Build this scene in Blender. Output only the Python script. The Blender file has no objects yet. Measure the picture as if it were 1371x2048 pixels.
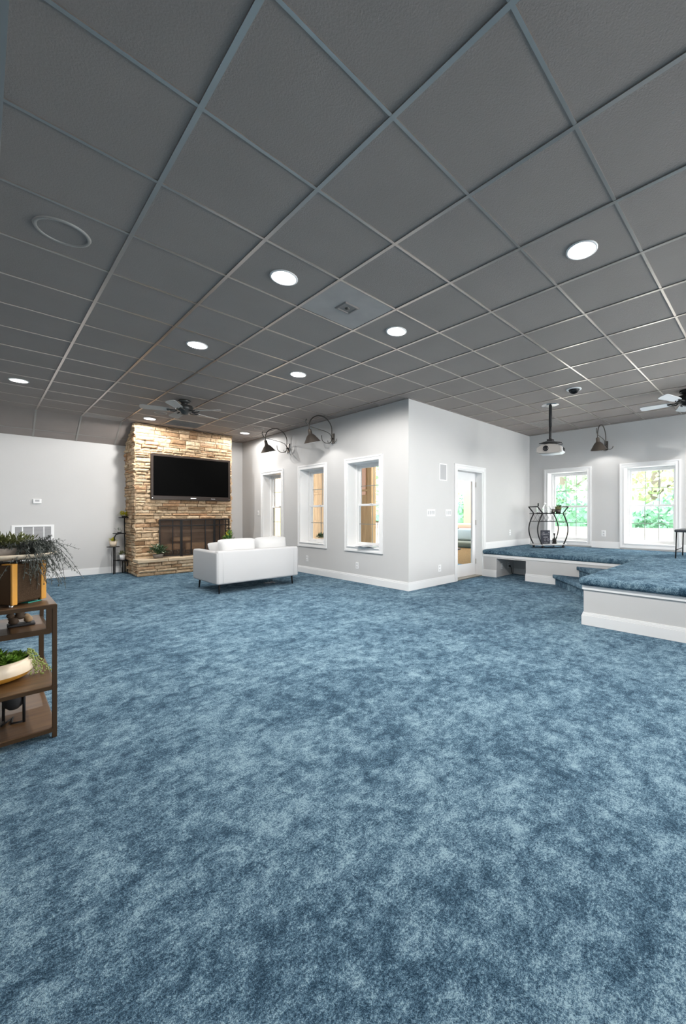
import bpy, math, random
from mathutils import Vector, Matrix, noise
R = math.radians
PI = math.pi
random.seed(7)
scene = bpy.context.scene
COL = scene.collection

# ------------------------------------------------------------------ camera
FPX, CX, CY, YAW, HC = 796.0, 837.7, 1028.8, 0.7354, 1.211
cam_d = bpy.data.cameras.new('camera')
cam_d.sensor_fit = 'VERTICAL'; cam_d.sensor_height = 36.0
cam_d.lens = FPX / 2048 * 36.0
cam_d.shift_x = -(CX - 685.5) / 2048
cam_d.shift_y = (CY - 1024) / 2048
cam_d.clip_start = 0.05; cam_d.clip_end = 200
cam = bpy.data.objects.new('camera', cam_d); COL.objects.link(cam)
cam.location = (0, 0, HC); cam.rotation_euler = (PI / 2, 0, YAW - PI / 2)
scene.camera = cam
scene.view_settings.view_transform = 'Standard'
scene.view_settings.look = 'None'
scene.view_settings.gamma = 1.0
scene.view_settings.exposure = 0.0
scene.cycles.max_bounces = 10
scene.cycles.diffuse_bounces = 6
scene.cycles.sample_clamp_indirect = 4.0
# ------------------------------------------------------------------ world (bright overcast sky)
w = bpy.data.worlds.new('sky'); scene.world = w; w.use_nodes = True
bg = w.node_tree.nodes['Background']
bg.inputs[0].default_value = (0.93, 0.97, 1.0, 1); bg.inputs[1].default_value = 12.0
sd = bpy.data.lights.new('hazy_sun', 'SUN'); sd.energy = 4.0; sd.angle = R(22); sd.color = (1, .98, .95)
so = bpy.data.objects.new('hazy_sun', sd); COL.objects.link(so)
so.rotation_euler = Vector((.62, -.10, .78)).to_track_quat('Z', 'Y').to_euler()
SPOT_W, BEAM_W, SCONCE_W = 54.0, 62.0, 3.8
# unseen area lights added as fill, set in made-up wall openings
def add_fill(name, loc, rot, sx, sy, power):
    ld = bpy.data.lights.new(name, 'AREA'); ld.shape = 'RECTANGLE'; ld.size = sx; ld.size_y = sy; ld.energy = power; ld.color = (1, .985, .96)
    o = bpy.data.objects.new(name, ld); COL.objects.link(o); o.location = loc; o.rotation_euler = rot
    return o
for xx, pw in ((4.2, 40), (7.2, 165)): add_fill('window_daylight', (xx, -4.52, 1.45), (R(93), 0, 0), 1.9, 1.7, pw)
add_fill('window_daylight', (8.60, -3.4, 1.6), (R(93), 0, R(90)), 1.5, 1.7, 200)

# room dimensions
T = 0.61; OX, OY = 1.2808, 1.3227
ZC = 3.049
X1, Y2, X3, Y4 = 4.55, 4.34, 8.65, 10.25
XB, YB = -3.6, -4.6
WT = 0.28

# ------------------------------------------------------------------ materials
def mat(name, col, rough=0.6, metal=0.0, spec=0.5, bump=0.0, bscale=200, var=0.0, vscale=3, emit=None, estr=0, alpha=1, coat=0, trans=0, ior=1.45):
    m = bpy.data.materials.new(name); m.use_nodes = True
    nt = m.node_tree; b = nt.nodes['Principled BSDF']
    b.inputs['Base Color'].default_value = (*col, 1)
    b.inputs['Roughness'].default_value = rough
    b.inputs['Metallic'].default_value = metal
    b.inputs['Specular IOR Level'].default_value = spec
    b.inputs['Alpha'].default_value = alpha
    b.inputs['Coat Weight'].default_value = coat
    b.inputs['Transmission Weight'].default_value = trans
    b.inputs['IOR'].default_value = ior
    if emit:
        b.inputs['Emission Color'].default_value = (*emit, 1); b.inputs['Emission Strength'].default_value = estr
    tc = nt.nodes.new('ShaderNodeTexCoord')
    n = nt.nodes.new('ShaderNodeTexNoise'); n.inputs['Scale'].default_value = vscale; n.inputs['Detail'].default_value = 5
    nt.links.new(tc.outputs['Object'], n.inputs['Vector'])
    mx = nt.nodes.new('ShaderNodeMix'); mx.data_type = 'RGBA'
    k = max(var, 0.02)
    mx.inputs[6].default_value = (*[c * (1 - k) for c in col], 1)
    mx.inputs[7].default_value = (*[min(1, c * (1 + k)) for c in col], 1)
    nt.links.new(n.outputs['Fac'], mx.inputs[0]); nt.links.new(mx.outputs[2], b.inputs['Base Color'])
    if bump:
        n2 = nt.nodes.new('ShaderNodeTexNoise'); n2.inputs['Scale'].default_value = bscale; n2.inputs['Detail'].default_value = 3
        nt.links.new(tc.outputs['Object'], n2.inputs['Vector'])
        bp = nt.nodes.new('ShaderNodeBump'); bp.inputs['Strength'].default_value = bump; bp.inputs['Distance'].default_value = 0.004
        nt.links.new(n2.outputs['Fac'], bp.inputs['Height']); nt.links.new(bp.outputs['Normal'], b.inputs['Normal'])
    return m

def wood(name, c1, c2, rough=0.45, axis=0, scale=6, dist=3.0):
    m = bpy.data.materials.new(name); m.use_nodes = True
    nt = m.node_tree; b = nt.nodes['Principled BSDF']; b.inputs['Roughness'].default_value = rough
    tc = nt.nodes.new('ShaderNodeTexCoord'); mp = nt.nodes.new('ShaderNodeMapping')
    s = [scale * 6] * 3; s[axis] = scale * .5; mp.inputs['Scale'].default_value = s
    n = nt.nodes.new('ShaderNodeTexNoise'); n.inputs['Scale'].default_value = 1; n.inputs['Detail'].default_value = 6; n.inputs['Distortion'].default_value = dist * .2
    cr = nt.nodes.new('ShaderNodeValToRGB'); cr.color_ramp.elements[0].color = (*c1, 1); cr.color_ramp.elements[1].color = (*c2, 1)
    cr.color_ramp.elements[0].position = .3; cr.color_ramp.elements[1].position = .7
    nt.links.new(tc.outputs['Object'], mp.inputs[0]); nt.links.new(mp.outputs[0], n.inputs['Vector'])
    nt.links.new(n.outputs['Fac'], cr.inputs[0]); nt.links.new(cr.outputs[0], b.inputs['Base Color'])
    return m

def carpet_mat(name):
    m = bpy.data.materials.new(name); m.use_nodes = True
    nt = m.node_tree; L = nt.links; b = nt.nodes['Principled BSDF']
    b.inputs['Roughness'].default_value = 1.0; b.inputs['Specular IOR Level'].default_value = 0.0
    b.inputs['Sheen Weight'].default_value = 0.1; b.inputs['Sheen Roughness'].default_value = 0.6
    b.inputs['Sheen Tint'].default_value = (.7, .85, 1, 1)
    tc = nt.nodes.new('ShaderNodeTexCoord')
    def N(scale, det, rough=.6, dist=0.0, sc=None):
        mp = nt.nodes.new('ShaderNodeMapping')
        if sc: mp.inputs['Scale'].default_value = sc
        L.new(tc.outputs['Object'], mp.inputs[0])
        n = nt.nodes.new('ShaderNodeTexNoise'); n.inputs['Scale'].default_value = scale
        n.inputs['Detail'].default_value = det; n.inputs['Roughness'].default_value = rough; n.inputs['Distortion'].default_value = dist
        L.new(mp.outputs[0], n.inputs['Vector']); return n.outputs['Fac']
    def M(op, a, bb, c=None):
        x = nt.nodes.new('ShaderNodeMath'); x.operation = op
        for i, v in enumerate((a, bb, c)):
            if v is None: continue
            if isinstance(v, (int, float)): x.inputs[i].default_value = v
            else: L.new(v, x.inputs[i])
        return x.outputs[0]
    big = N(1.6, 3, .5, .4); mid = N(8.5, 7, .74, .35); sm = N(30, 5, .75); fine = N(130, 3, .7); vf = N(330, 2, .6)
    s = M('MULTIPLY_ADD', M('SUBTRACT', big, .5), .8, .5)
    s = M('MULTIPLY_ADD', M('SUBTRACT', mid, .5), 2.3, s)
    s = M('MULTIPLY_ADD', M('SUBTRACT', sm, .5), 1.7, s)
    s = M('MULTIPLY_ADD', M('SUBTRACT', fine, .5), 2.3, s)
    s = M('MULTIPLY_ADD', M('SUBTRACT', vf, .5), 1.6, s)
    cr = nt.nodes.new('ShaderNodeValToRGB'); e = cr.color_ramp.elements
    e[0].position = 0.0; e[0].color = (.010, .033, .060, 1)
    e[1].position = 1.0; e[1].color = (.245, .365, .435, 1)
    x = e.new(.5); x.color = (.070, .136, .197, 1)
    L.new(s, cr.inputs[0]); L.new(cr.outputs[0], b.inputs['Base Color'])
    bp = nt.nodes.new('ShaderNodeBump'); bp.inputs['Strength'].default_value = .7; bp.inputs['Distance'].default_value = .012
    hh = M('MULTIPLY_ADD', fine, 1.0, M('MULTIPLY', vf, .6))
    L.new(hh, bp.inputs['Height']); L.new(bp.outputs['Normal'], b.inputs['Normal'])
    return m

def stone_mat():
    m = bpy.data.materials.new('ledge_stone'); m.use_nodes = True
    nt = m.node_tree; L = nt.links; b = nt.nodes['Principled BSDF']; b.inputs['Roughness'].default_value = .85
    b.inputs['Specular IOR Level'].default_value = .2
    at = nt.nodes.new('ShaderNodeAttribute'); at.attribute_name = 'tone'
    cr = nt.nodes.new('ShaderNodeValToRGB'); e = cr.color_ramp.elements
    e[0].position = 0; e[0].color = (.34, .22, .13, 1)
    e[1].position = 1; e[1].color = (.74, .63, .48, 1)
    for p, c in ((.2, (.56, .42, .28)), (.5, (.66, .52, .37)), (.75, (.70, .57, .41)), (.9, (.56, .35, .21))):
        x = e.new(p); x.color = (*c, 1)
    L.new(at.outputs['Fac'], cr.inputs[0])
    tc = nt.nodes.new('ShaderNodeTexCoord')
    n = nt.nodes.new('ShaderNodeTexNoise'); n.inputs['Scale'].default_value = 18; n.inputs['Detail'].default_value = 7; n.inputs['Roughness'].default_value = .65
    L.new(tc.outputs['Object'], n.inputs['Vector'])
    r2 = nt.nodes.new('ShaderNodeValToRGB'); r2.color_ramp.elements[0].position = .3; r2.color_ramp.elements[1].position = .7
    r2.color_ramp.elements[0].color = (.62, .55, .47, 1); r2.color_ramp.elements[1].color = (1.1, 1.08, 1.05, 1)
    L.new(n.outputs['Fac'], r2.inputs[0])
    mx = nt.nodes.new('ShaderNodeMix'); mx.data_type = 'RGBA'; mx.blend_type = 'MULTIPLY'; mx.inputs[0].default_value = 1
    L.new(cr.outputs[0], mx.inputs[6]); L.new(r2.outputs[0], mx.inputs[7]); L.new(mx.outputs[2], b.inputs['Base Color'])
    bp = nt.nodes.new('ShaderNodeBump'); bp.inputs['Strength'].default_value = .6; bp.inputs['Distance'].default_value = .015
    L.new(n.outputs['Fac'], bp.inputs['Height']); L.new(bp.outputs['Normal'], b.inputs['Normal'])
    return m

def tile_mat():
    m = mat('ceiling_tile_paint', (.285, .248, .230), .7, spec=.45, bump=.35, bscale=130, var=.10, vscale=2.2)
    nt = m.node_tree; L = nt.links; b = nt.nodes['Principled BSDF']
    # few pale scuffs
    tc = nt.nodes.new('ShaderNodeTexCoord'); mp = nt.nodes.new('ShaderNodeMapping'); mp.inputs['Scale'].default_value = (3, 9, 3)
    n = nt.nodes.new('ShaderNodeTexNoise'); n.inputs['Scale'].default_value = 3; n.inputs['Detail'].default_value = 8
    L.new(tc.outputs['Object'], mp.inputs[0]); L.new(mp.outputs[0], n.inputs['Vector'])
    cr = nt.nodes.new('ShaderNodeValToRGB'); cr.color_ramp.elements[0].position = .74; cr.color_ramp.elements[1].position = .8
    L.new(n.outputs['Fac'], cr.inputs[0])
    mx = nt.nodes.new('ShaderNodeMix'); mx.data_type = 'RGBA'
    src = b.inputs['Base Color'].links[0].from_socket
    L.new(cr.outputs[0], mx.inputs[0]); L.new(src, mx.inputs[6]); mx.inputs[7].default_value = (.25, .25, .25, 1)
    L.new(mx.outputs[2], b.inputs['Base Color'])
    return m

M = dict(
    wall=mat('wall_paint', (.60, .595, .59), .75, spec=.25, bump=.12, bscale=160, var=.015),
    trim=mat('trim_paint', (.84, .84, .84), .4, bump=.0, var=.01),
    carpet=carpet_mat('blue_carpet'),
    tile=tile_mat(),
    grid=mat('grid_metal', (.50, .45, .415), .28, metal=.85, var=.05),
    stone=stone_mat(),
    mortar=mat('mortar', (.10, .07, .045), .95, bump=.5, bscale=40),
    hearth=mat('hearth_slab_stone', (.58, .46, .32), .8, bump=.6, bscale=25, var=.25, vscale=12),
    black=mat('black_metal', (.012, .012, .013), .5, spec=.3),
    blackm=mat('black_matte', (.02, .02, .022), .7),
    screen=mat('tv_screen_glass', (.0015, .0015, .0015), .5, spec=.03),
    bezel=mat('tv_bezel', (.030, .021, .017), .4, spec=.3),
    chrome=mat('satin_chrome', (.6, .6, .6), .25, metal=1),
    sofa=mat('white_sofa_fabric', (.50, .50, .505), .9, spec=.2, bump=.25, bscale=300, var=.02),
    cushion=mat('white_cushion_fabric', (.56, .56, .56), .9, spec=.2, bump=.35, bscale=60, var=.03),
    white=mat('white_plastic', (.88, .88, .88), .4),
    slotd=mat('grille_grey', (.45, .45, .46), .6),
    iron=mat('dark_iron', (.12, .11, .10), .42, metal=.75, var=.2, vscale=20),
    shade=mat('sconce_shade_metal', (.22, .19, .165), .35, metal=.8, var=.15),
    shade_in=mat('shade_inner_white', (.85, .85, .85), .5),
    bulb=mat('lamp_lens', (1, 1, 1), .3, emit=(1, .985, .96), estr=22),
    bulb2=mat('sconce_bulb', (1, 1, 1), .3, emit=(1, .98, .95), estr=9),
    shelfm=wood('bronze_shelf_laminate', (.060, .028, .010), (.115, .060, .022), .42, 0),
    bronze=mat('bronze_frame', (.042, .023, .010), .45, metal=.0, spec=.3),
    felt=mat('brown_grille_cloth', (.050, .032, .020), 1.0, spec=.05, bump=.6, bscale=180, var=.35, vscale=60),
    gold=mat('mustard_band', (.50, .235, .035), .5, var=.1, vscale=15),
    caseb=mat('brown_case', (.055, .030, .014), .6, spec=.2),
    cream=mat('cream_ceramic', (.72, .60, .46), .35),
    ochre=mat('ochre_glaze', (.55, .27, .04), .35),
    grey_pot=mat('grey_stone_pot', (.20, .175, .15), .9, bump=.6, bscale=40, var=.4, vscale=30),
    leafd=mat('dark_leaf', (.035, .075, .03), .5, var=.4, vscale=30),
    leafm=mat('mid_leaf', (.06, .17, .03), .45, var=.4, vscale=30),
    leafo=mat('olive_leaf', (.10, .11, .035), .6, var=.4, vscale=30),
    leafg=mat('grey_green_leaf', (.075, .085, .075), .7, var=.3, vscale=30),
    leafy=mat('yellow_leaf', (.45, .42, .02), .5, var=.3, vscale=40),
    leafw=mat('pale_leaf', (.45, .5, .38), .5, var=.2, vscale=40),
    succ=mat('succulent_green', (.16, .30, .04), .45, var=.4, vscale=25),
    pearl=mat('string_leaf', (.22, .27, .07), .5, var=.3, vscale=60),
    teal=mat('teal_paper', (.02, .22, .18), .5),
    navy=mat('navy_plastic', (.01, .04, .09), .4),
    rocklt=mat('tan_figurine', (.26, .17, .09), .7, bump=.6, bscale=30, var=.5, vscale=25),
    rock=mat('brown_figurine', (.08, .05, .03), .7, bump=.6, bscale=30, var=.5, vscale=25),
    glass=mat('window_glass', (1, 1, 1), .0, trans=1, ior=1.01),
    bottle=mat('clear_glass', (.9, .93, .95), .05, trans=.8, alpha=.75),
    muntin=mat('muntin_bar', (.25, .27, .25), .5),
    mesh=mat('fire_screen_mesh', (.085, .060, .045), .8, alpha=.28),
    firebrick=mat('fire_brick', (.34, .23, .16), .9, bump=.5, bscale=20, var=.3, vscale=8),
    log=mat('tan_log', (.60, .38, .22), .8, var=.3, vscale=20),
    chalk=mat('chalkboard', (.03, .033, .045), .8, var=.2),
    chalkw=mat('chalk_mark', (.45, .45, .47), .9),
    projg=mat('projector_grey', (.33, .31, .29), .45),
    projw=mat('projector_white', (.75, .77, .8), .35),
    lens=mat('lens_glass', (.01, .01, .012), .05, coat=1),
    fanblade=mat('fan_blade', (.42, .42, .41), .35, spec=.6),
    fanwhite=mat('fan_blade_white', (.62, .63, .65), .4),
    paper=mat('magazine_paper', (.28, .29, .32), .4, var=.4, vscale=8),
    vinyl=mat('black_vinyl', (.03, .035, .045), .4),
    tan=wood('tan_wood_siding', (.34, .21, .095), (.50, .34, .17), .7, 2, 3),
    salmon=mat('salmon_siding', (.80, .52, .40), .7, var=.06),
    patio=mat('pale_patio', (.75, .74, .70), .9, bump=.2, bscale=20, var=.05),
    mortar2=mat('dark_grey_metal', (.10, .11, .10), .6),
    kerb=mat('kerb_stone', (.45, .40, .34), .9, bump=.5, bscale=8, var=.3),
    fol=mat('tree_leaves', (.22, .42, .20), .6, var=.5, vscale=2.5),
    fol2=mat('tree_leaves_light', (.36, .52, .22), .6, var=.4, vscale=2.5),
    fol3=mat('hedge_leaves', (.15, .33, .20), .6, var=.5, vscale=3),
    bark=mat('bark', (.16, .13, .11), .9, bump=.6, bscale=10),
    wicker=mat('wicker', (.42, .27, .13), .7, bump=.8, bscale=60, var=.3, vscale=40),
    cushb=mat('blue_grey_cushion', (.32, .40, .44), .9),
    cushd=mat('dark_cushion', (.08, .09, .07), .9),
    brass=mat('satin_brass', (.45, .42, .36), .4, metal=.9),
)

M['rim'] = mat('speaker_rim', (.36, .34, .32), .45, metal=.3); M['tilegr'] = mat('speaker_grille', (.27, .24, .225), .8, bump=.5, bscale=400)
# ------------------------------------------------------------------ mesh builder
class MB:
    k = 0
    def __init__(s): s.v = []; s.f = []; s.sm = []; s.mi = []; s.tone = []
    def add(s, vs, fs, smooth=False, mi=0, tone=0.5):
        o = len(s.v); s.v += [tuple(v) for v in vs]; s.tone += [tone] * len(vs)
        for f in fs: s.f.append(tuple(i + o for i in f)); s.sm.append(smooth); s.mi.append(mi)
        return s
    def box(s, c, d, rz=0, rot=None, mi=0):
        hx, hy, hz = d[0] / 2, d[1] / 2, d[2] / 2
        vs = [Vector((x, y, z)) for x in (-hx, hx) for y in (-hy, hy) for z in (-hz, hz)]
        mt = rot if rot is not None else Matrix.Rotation(rz, 3, 'Z')
        vs = [mt @ v + Vector(c) for v in vs]
        return s.add(vs, [(0, 1, 3, 2), (4, 6, 7, 5), (0, 4, 5, 1), (2, 3, 7, 6), (0, 2, 6, 4), (1, 5, 7, 3)], mi=mi)
    def bb(s, a, b, mi=0):
        a, b = [min(p, q) for p, q in zip(a, b)], [max(p, q) for p, q in zip(a, b)]
        MB.k = (MB.k + 1) % 7; e = MB.k * .00012          # keeps neighbouring box faces from coinciding
        if min(q - p for p, q in zip(a, b)) > .002: a = [p + e for p in a]; b = [q - e for q in b]
        return s.box([(p + q) / 2 for p, q in zip(a, b)], [q - p for p, q in zip(a, b)], mi=mi)
    def tube(s, pts, r, n=8, cap=True, mi=0):
        pts = [Vector(p) for p in pts]; rs = r if isinstance(r, (list, tuple)) else [r] * len(pts)
        vs = []; pn = None
        for i, p in enumerate(pts):
            t = (pts[min(i + 1, len(pts) - 1)] - pts[max(i - 1, 0)]).normalized()
            if pn is None: a = Vector((0, 0, 1)) if abs(t.z) < .9 else Vector((1, 0, 0)); pn = (a - t * a.dot(t)).normalized()
            else: pn = (pn - t * pn.dot(t)).normalized()
            q = t.cross(pn)
            for k in range(n): an = 2 * PI * k / n; vs.append(p + (pn * math.cos(an) + q * math.sin(an)) * rs[i])
        fs = [(i * n + k, i * n + (k + 1) % n, (i + 1) * n + (k + 1) % n, (i + 1) * n + k) for i in range(len(pts) - 1) for k in range(n)]
        s.add(vs, fs, True, mi)
        if cap:
            o = len(s.v) - len(vs)
            s.f.append(tuple(o + k for k in reversed(range(n)))); s.sm.append(False); s.mi.append(mi)
            s.f.append(tuple(o + (len(pts) - 1) * n + k for k in range(n))); s.sm.append(False); s.mi.append(mi)
        return s
    def lathe(s, prof, c=(0, 0, 0), n=28, sx=1, sy=1, mt=None, smooth=True, cap=False, mi=0):
        vs = []
        for r, z in prof:
            for k in range(n):
                an = 2 * PI * k / n; v = Vector((r * math.cos(an) * sx, r * math.sin(an) * sy, z))
                if mt is not None: v = mt @ v
                vs.append(v + Vector(c))
        fs = [(i * n + k, i * n + (k + 1) % n, (i + 1) * n + (k + 1) % n, (i + 1) * n + k) for i in range(len(prof) - 1) for k in range(n)]
        s.add(vs, fs, smooth, mi)
        if cap:
            o = len(s.v) - len(vs)
            s.f.append(tuple(o + k for k in reversed(range(n)))); s.sm.append(False); s.mi.append(mi)
            s.f.append(tuple(o + (len(prof) - 1) * n + k for k in range(n))); s.sm.append(False); s.mi.append(mi)
        return s
    def prism(s, poly, z0, z1, mi=0):
        n = len(poly); vs = [(x, y, z0) for x, y in poly] + [(x, y, z1) for x, y in poly]
        fs = [tuple(reversed(range(n))), tuple(range(n, 2 * n))] + [(k, (k + 1) % n, n + (k + 1) % n, n + k) for k in range(n)]
        return s.add(vs, fs, mi=mi)
    def leaf(s, p, d, up, L, W, fold=.15, mi=0):
        p = Vector(p); d = Vector(d).normalized(); up = Vector(up)
        sd = d.cross(up)
        if sd.length < 1e-3: sd = d.cross(Vector((1, 0, 0)))
        sd.normalize(); nn = sd.cross(d)
        a = p; b_ = p + d * L * .5 + sd * W / 2 + nn * W * fold; c = p + d * L; e = p + d * L * .5 - sd * W / 2 + nn * W * fold; m_ = p + d * L * .5
        s.add([a, b_, c, e, m_], [(0, 1, 2, 4), (0, 4, 2, 3)], True, mi); return s
    def build(s, name, ms, parent=None, bevel=0, seg=2, tone=False, loc=None):
        me = bpy.data.meshes.new(name); me.from_pydata(s.v, [], s.f); me.update()
        me.polygons.foreach_set('use_smooth', s.sm)
        if not isinstance(ms, (list, tuple)): ms = [ms]
        for m in ms: me.materials.append(m)
        me.polygons.foreach_set('material_index', s.mi)
        if tone:
            a = me.attributes.new('tone', 'FLOAT', 'POINT'); a.data.foreach_set('value', s.tone)
        o = bpy.data.objects.new(name, me); COL.objects.link(o)
        if parent: o.parent = parent
        if loc: o.location = loc
        if bevel:
            b = o.modifiers.new('bevel', 'BEVEL'); b.width = bevel; b.segments = seg; b.limit_method = 'ANGLE'; b.angle_limit = R(40)
        return o

def tag(o, label=None, cat=None, group=None, kind=None):
    if label: o['label'] = label
    if cat: o['category'] = cat
    if group: o['group'] = group
    if kind: o['kind'] = kind
    return o
def thing(name, loc, label=None, cat=None, rz=0, group=None, kind=None):
    o = bpy.data.objects.new(name, None); o.empty_display_size = .1; COL.objects.link(o)
    o.location = loc; o.rotation_euler = (0, 0, rz)
    return tag(o, label, cat, group, kind)
def dup(o, parent=None):
    c = o.copy(); COL.objects.link(c); c.parent = parent
    for ch in list(o.children): dup(ch, c)
    return c
def S(o): return tag(o, kind='structure')

def wall(name, axis, pos, t, a0, a1, z0, z1, holes=(), m=None):
    """wall box with rectangular holes; axis 'x' = plane x=pos..pos+t running along y"""
    us = sorted({a0, a1, *[h[0] for h in holes], *[h[1] for h in holes]})
    zs = sorted({z0, z1, *[h[2] for h in holes], *[h[3] for h in holes]})
    mb = MB()
    P = (lambda u, d, z: (pos + d, u, z)) if axis == 'x' else (lambda u, d, z: (u, pos + d, z))
    solid = {}
    for i in range(len(us) - 1):
        for j in range(len(zs) - 1):
            cu, cz = (us[i] + us[i + 1]) / 2, (zs[j] + zs[j + 1]) / 2
            solid[i, j] = not any(h[0] < cu < h[1] and h[2] < cz < h[3] for h in holes)
    for (i, j), ok in solid.items():
        if not ok: continue
        u0, u1, w0, w1 = us[i], us[i + 1], zs[j], zs[j + 1]
        for d in (0, t): mb.add([P(u0, d, w0), P(u1, d, w0), P(u1, d, w1), P(u0, d, w1)], [(0, 1, 2, 3)])
        if not solid.get((i - 1, j)): mb.add([P(u0, 0, w0), P(u0, t, w0), P(u0, t, w1), P(u0, 0, w1)], [(0, 1, 2, 3)])
        if not solid.get((i + 1, j)): mb.add([P(u1, 0, w0), P(u1, t, w0), P(u1, t, w1), P(u1, 0, w1)], [(0, 1, 2, 3)])
        if not solid.get((i, j - 1)): mb.add([P(u0, 0, w0), P(u1, 0, w0), P(u1, t, w0), P(u0, t, w0)], [(0, 1, 2, 3)])
        if not solid.get((i, j + 1)): mb.add([P(u0, 0, w1), P(u1, 0, w1), P(u1, t, w1), P(u0, t, w1)], [(0, 1, 2, 3)])
    return S(mb.build(name, m or M['wall']))

# ------------------------------------------------------------------ floor & walls
f = MB().bb((XB - .3, YB - .3, -.15), (X3 + WT, Y4 + .3, 0)); S(f.build('floor', M['carpet']))
WZ0, WZ1 = .63, 2.145
W1C = [5.45, 7.055, 8.70]            # window centres on the window wall
WH = .43
X3C = [3.455, 1.86, -.1, -2.1]       # window centres on the stage wall
WH3 = .435
wall('wall_window_side', 'x', X1, WT, Y2, Y4 + .2, 0, ZC + .1, [(c - WH, c + WH, WZ0, WZ1) for c in W1C])
wall('wall_right', 'x', X3, WT, YB, Y2 + WT, 0, ZC + .1, [(c - WH3, c + WH3, WZ0, WZ1) for c in X3C] + [(-4.15, -2.65, .7, 2.45)])  # last hole is an unseen opening added for a fill light
wall('wall_door_side', 'y', Y2, WT - .02, X1 + WT, X3, 0, ZC + .1, [(5.82, 6.66, 0, 2.045)])
wall('wall_far', 'y', Y4, .25, XB, X1, 0, ZC + .1)
wall('wall_left', 'x', XB - .25, .25, YB, Y4 + .25, 0, ZC + .1)
wall('wall_back', 'y', YB - .25, .25, XB - .25, X3 + WT, 0, ZC + .1, [(x - .95, x + .95, .6, 2.3) for x in (4.2, 7.2)])  # both openings are made up to hold the fill lights

# ------------------------------------------------------------------ ceiling
cans = [(0, 2), (2, -1), (2, 2), (2, 5), (0, 5), (-2, 10), (1, 12), (4, 12),
        (2, -4), (-2, -4), (5, -4), (9, -4)]
eye = (7, 1)
i0, i1 = math.floor((XB - OX) / T) - 1, math.ceil((X3 - OX) / T)
j0, j1 = math.floor((YB - OY) / T) - 1, math.ceil((Y4 - OY) / T)
mb = MB(); TR = .088
KY = 9.64
for i in range(i0, i1):
    for j in range(j0, j1):
        x0, y0 = OX + i * T, OY + j * T; x1, y1 = x0 + T, y0 + T
        x0, x1 = max(x0, XB), min(x1, X3); y0, y1 = max(y0, YB), min(y1, Y4)
        if x1 - x0 < .01 or y1 - y0 < .01: continue
        if x0 >= X1 + WT - .02 and y0 >= Y2 + .1: continue
        if (i, j) in cans or (i, j) == eye:
            cx, cy = (x0 + x1) / 2, (y0 + y1) / 2; n = 32; vs = []
            for k in range(n):
                a = 2 * PI * (k + .5) / n; c_, s_ = math.cos(a), math.sin(a); q = T / 2 / max(abs(c_), abs(s_))
                vs.append((cx + c_ * TR, cy + s_ * TR, ZC))
            for k in range(n):
                a = 2 * PI * (k + .5) / n; c_, s_ = math.cos(a), math.sin(a); q = T / 2 / max(abs(c_), abs(s_))
                vs.append((cx + c_ * q, cy + s_ * q, ZC))
            mb.add(vs, [(k, n + k, n + (k + 1) % n, (k + 1) % n) for k in range(n)])
            # fill the corners between octant samples
            for sx in (-1, 1):
                for sy in (-1, 1):
                    a = math.atan2(sy, sx); k = int(round(a / (2 * PI) * n - .5)) % n
                    pa, pb = vs[n + k], vs[n + (k + 1) % n]
                    mb.add([pa, pb, (cx + sx * T / 2, cy + sy * T / 2, ZC)], [(0, 1, 2)])
                    pa, pb = vs[n + (k - 1) % n], vs[n + k]
                    mb.add([pa, pb, (cx + sx * T / 2, cy + sy * T / 2, ZC)], [(0, 1, 2)])
        else:
            mb.add([(x0, y0, ZC), (x1, y0, ZC), (x1, y1, ZC), (x0, y1, ZC)], [(0, 1, 2, 3)])
ceil = S(mb.build('ceiling', M['tile']))
# opaque deck above so no sky leaks through the cans
S(MB().bb((XB - .3, YB - .3, ZC + .16), (X3 + WT, Y2 + WT, ZC + .22)).bb((XB - .3, Y2 + WT, ZC + .16), (X1 + WT, Y4 + .3, ZC + .22)).build('ceiling_deck', M['wall'], ceil))
g = MB(); gw = .024
for i in range(i0, i1 + 1):
    x = OX + i * T
    if XB < x < X3:
        ye = Y2 if x > X1 else (Y4 if x > 2.2 else KY)
        g.bb((x - gw / 2, YB, ZC - .007), (x + gw / 2, ye, ZC + .002))
for j in range(j0, j1 + 1):
    y = OY + j * T
    if YB < y < Y4:
        xe = X3 if y < Y2 else X1
        xs = XB if y < KY else 2.1
        g.bb((xs, y - gw / 2 * .8, ZC - .006), (xe, y + gw / 2 * .8, ZC + .002))
g.build('ceiling_grid', M['grid'], ceil)
# painted wall angle along the room's edge
e = MB()
for a, b in (((X1 - .022, Y2, ZC - .008), (X1, Y4, ZC)), ((X1, Y2 - .022, ZC - .008), (X3, Y2, ZC)), ((X3 - .022, YB, ZC - .008), (X3, Y2, ZC)), ((2.1, Y4 - .022, ZC - .008), (X1, Y4, ZC))): e.bb(a, b)
e.build('wall_angle', M['tile'], ceil)
# sloping drop towards the far wall, left of the chimney
BX1, BZ = 2.10, 2.655
sl = MB()
sl.add([(XB, KY, ZC), (BX1, KY, ZC), (BX1, Y4, BZ), (XB, Y4, BZ)], [(0, 1, 2, 3)])
sl.add([(BX1, KY, ZC), (BX1, Y4, ZC), (BX1, Y4, BZ)], [(0, 1, 2)])
sl.build('sloped_bulkhead', M['tile'], ceil)
sg = MB(); dv = Vector((0, Y4 - KY, BZ - ZC)); nv = Vector((0, -(ZC - BZ), -(Y4 - KY))).normalized() * .005
for i in range(i0, 2):
    x = OX + i * T
    if XB < x < BX1:
        a = Vector((x, KY, ZC)); b = a + dv
        for o_ in (nv,):
            sg.add([a + Vector((-.012, 0, 0)) + o_, a + Vector((.012, 0, 0)) + o_, b + Vector((.012, 0, 0)) + o_, b + Vector((-.012, 0, 0)) + o_], [(0, 1, 2, 3)])
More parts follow.
